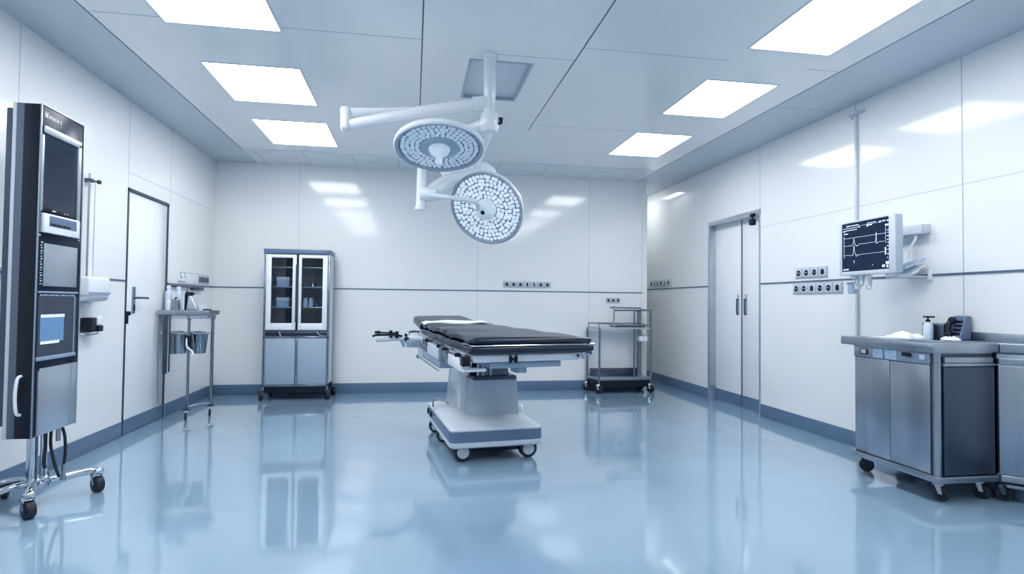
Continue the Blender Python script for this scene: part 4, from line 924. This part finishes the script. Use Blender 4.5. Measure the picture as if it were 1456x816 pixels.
# narrow unit between it and the wall
nx0, nx1 = 3.424, XR - .006
nu = cab('steel_cabinet', nx0, nx1, 2.885, 3.62, 'narrow lighter steel unit wedged between the wheeled cabinet and the right wall')
def wedge(d, y1, z0, z1, bev, x1=nx1): return MB().prism([(nx0, 2.905 - d), (x1, 2.905 - d - .94 * (x1 - nx0)), (x1, y1), (nx0, y1)], z0, z1, bev)
wedge(0, 3.60, .155, .868, .003).build('body', 'steel', nu)
wedge(.022, 3.60, .12, .158, .004).build('plinth', 'steel', nu)
wedge(.012, 2.93, .165, .800, .002).build('end_panel', 'steel', nu)
wedge(.014, 2.93, .806, .842, .002).build('end_drawer', 'steel', nu)
MB().prism([(nx0 + .02, 2.87), (nx1, 2.75), (nx1, 2.80), (nx0 + .02, 2.90)], .088, .106, .002).build('foot_rail', 'steel', nu)
wedge(.022, 3.625, .877, .932, .005).build('worktop', 'steel', nu)
wedge(0, 3.60, .867, .878, 0).build('worktop_packer', 'steel_dark', nu)
MB().box(nx1 - .014, nx1, 2.80, 3.225, .930, .985, .003).build('back_lip', 'steel', nu)
caster((nx0 + .045, 2.91, 0), .040, nu, .8, stem=.12, w=.034, fork='steel_dark', disc=-.6)
caster((nx0 + .05, 3.54, 0), .040, nu, .8, stem=.12, w=.034, fork='steel_dark', disc=-.6)

# things on the worktop
wz = .932
t = thing('pump_bottle', (3.40, 3.345, wz), 'clear soap bottle with black pump standing on the steel worktop', 'bottle')
MB().lathe([(.0, 0), (.028, 0), (.030, .005), (.030, .085), (.024, .10), (.012, .106), (.012, .112), (.0, .112)], (3.40, 3.345, wz), n=28).build('body', 'bottle', t)
MB().cyl((3.40, 3.345, wz + .11), (3.40, 3.345, wz + .125), .014).cyl((3.40, 3.345, wz + .125), (3.40, 3.345, wz + .14), .006).box(3.385, 3.412, 3.30, 3.372, wz + .138, wz + .150, .004).build('pump', 'black', t)
t = thing('glass_tumbler', (3.46, 3.40, wz), 'low glass beaker standing behind the soap bottle on the worktop', 'beaker')
MB().lathe([(.0, 0), (.034, 0), (.036, .004), (.036, .10), (.033, .10), (.032, .008), (.0, .007)], (3.475, 3.415, wz), n=28).build('beaker_wall', 'tglass', t)
MB().lathe([(.0, .008), (.031, .008), (.031, .045), (.0, .045)], (3.475, 3.415, wz), n=24).build('contents', 'steel_dark', t)
t = thing('steel_box', (3.48, 3.30, wz), 'square steel container between soap bottle and black telephone on the worktop', 'container')
MB().box(3.435, 3.53, 3.262, 3.345, wz, wz + .095, .004).build('body', 'steel_dark', t)
MB().box(3.432, 3.533, 3.259, 3.348, wz + .088, wz + .103, .003).build('lid', 'steel', t)
t = thing('telephone', (3.48, 3.20, wz), 'black desk telephone with handset leaning upright against the wall on the worktop', 'telephone')
MB().hexa([(3.44, 3.155, wz), (3.535, 3.155, wz), (3.535, 3.25, wz), (3.44, 3.25, wz), (3.49, 3.158, wz + .155), (3.54, 3.158, wz + .155), (3.54, 3.248, wz + .155), (3.49, 3.248, wz + .155)], .012, 3).build('body', 'greyblue', t)
MB().tube([(3.468, 3.235, wz + .125), (3.445, 3.235, wz + .10), (3.432, 3.230, wz + .05), (3.425, 3.222, wz + .03)], .016, 12).ball((3.468, 3.232, wz + .125), .024).ball((3.425, 3.222, wz + .032), .024).build('handset', 'black', t)
mb = MB()
for i in range(4):
    for j in range(3): 
        z = wz + .03 + i * .026; x = 3.438 + (z - wz) * .32; mb.box(x - .004, x + .010, 3.165 + j * .018, 3.178 + j * .018, z, z + .017, .002)
mb.build('keypad', 'black', t)
MB().tube([(3.428, 3.215, wz + .03), (3.41, 3.19, wz + .012), (3.42, 3.16, wz + .006), (3.44, 3.17, wz + .012)], .005, 8).build('cord', 'white', t)
t = thing('dressing_pack', (3.30, 3.20, wz), 'small open white dressing pack lying in front of the telephone', 'dressing pack')
def crumple(cx, cy, z, lx, ly, hmax, rot, seed, th=.004):
    rnd = random.Random(seed); ph = [rnd.uniform(0, 6) for _ in range(6)]; G = []
    for i in range(17):
        row = []
        for j in range(13):
            u, v = i / 16 * 2 - 1, j / 12 * 2 - 1; r = 1 + .10 * math.sin(3 * math.atan2(v, u) + ph[0]) + .06 * math.sin(7 * math.atan2(v, u) + ph[1])
            x, y = u * lx * r, v * ly * r
            e_ = max(0, 1 - max(abs(u), abs(v)) ** 2)
            h = th + hmax * e_ ** .6 * (.6 + .25 * math.sin(u * 5 + ph[2] + v * 3) + .2 * math.sin(v * 7 + ph[3]))
            row.append(V((cx + x * math.cos(rot) - y * math.sin(rot), cy + x * math.sin(rot) + y * math.cos(rot), z + max(th, h))))
        G.append(row)
    return MB().sheet(G, th)
o = crumple(3.395, 3.165, wz, .035, .05, .022, 0, 3).build('wrap', 'cloth', t, 70)
tag(crumple(3.285, 3.42, wz, .07, .095, .045, .1, 5).build('crumpled_cloth', 'cloth', None, 70), 'crumpled white cloth lying in front of the soap bottle on the worktop', 'cloth')
tag(crumple(3.14, 3.42, wz, .05, .09, .006, -.1, 9, .003).build('flat_glove', 'bottle', None, 70), 'flat thin translucent glove lying near the far edge of the steel worktop', 'glove')
tag(MB().prism(rrect(3.10, 3.36, 2.96, 3.26, .015), wz, wz + .006, .002).build('steel_tray', 'chrome'), 'shiny flat steel tray on the near part of the worktop', 'tray')

# ------------------------------------------------------------------ camera, world, view
def camera():
    f, yaw, pitch, roll, h = 820., .1688, .0268, .0106, 1.1425
    def w(x, y, z):
        c, s_ = math.cos(roll), math.sin(roll); x, z = c * x - s_ * z, s_ * x + c * z
        cp, sp = math.cos(pitch), math.sin(pitch); y, z = cp * y - sp * z, sp * y + cp * z
        cy, sy = math.cos(yaw), math.sin(yaw); return V((cy * x + sy * y, -sy * x + cy * y, z))
    r, u, fw = w(1, 0, 0), w(0, 0, 1), w(0, 1, 0)
    cd = bpy.data.cameras.new('camera'); cd.sensor_width = 36; cd.lens = f / 1456 * 36; cd.clip_start = .05
    co = bpy.data.objects.new('camera', cd); COL.objects.link(co)
    m = Matrix((r, u, -fw)).transposed().to_4x4(); m.translation = (0, 0, h); co.matrix_world = m
    SC.camera = co
camera()
wd_ = bpy.data.worlds.new('world'); SC.world = wd_; wd_.use_nodes = True
wd_.node_tree.nodes['Background'].inputs['Color'].default_value = (.5, .65, .85, 1); wd_.node_tree.nodes['Background'].inputs['Strength'].default_value = .05
vs_ = SC.view_settings; vs_.view_transform = 'Standard'; vs_.look = 'None'; vs_.gamma = 1; vs_.exposure = 0.0; vs_.use_curve_mapping = False
SC.cycles.max_bounces = 10; SC.cycles.diffuse_bounces = 6; SC.cycles.glossy_bounces = 5; SC.cycles.transparent_max_bounces = 12
SC.cycles.use_denoising = True
SC.cycles.sample_clamp_indirect = 8
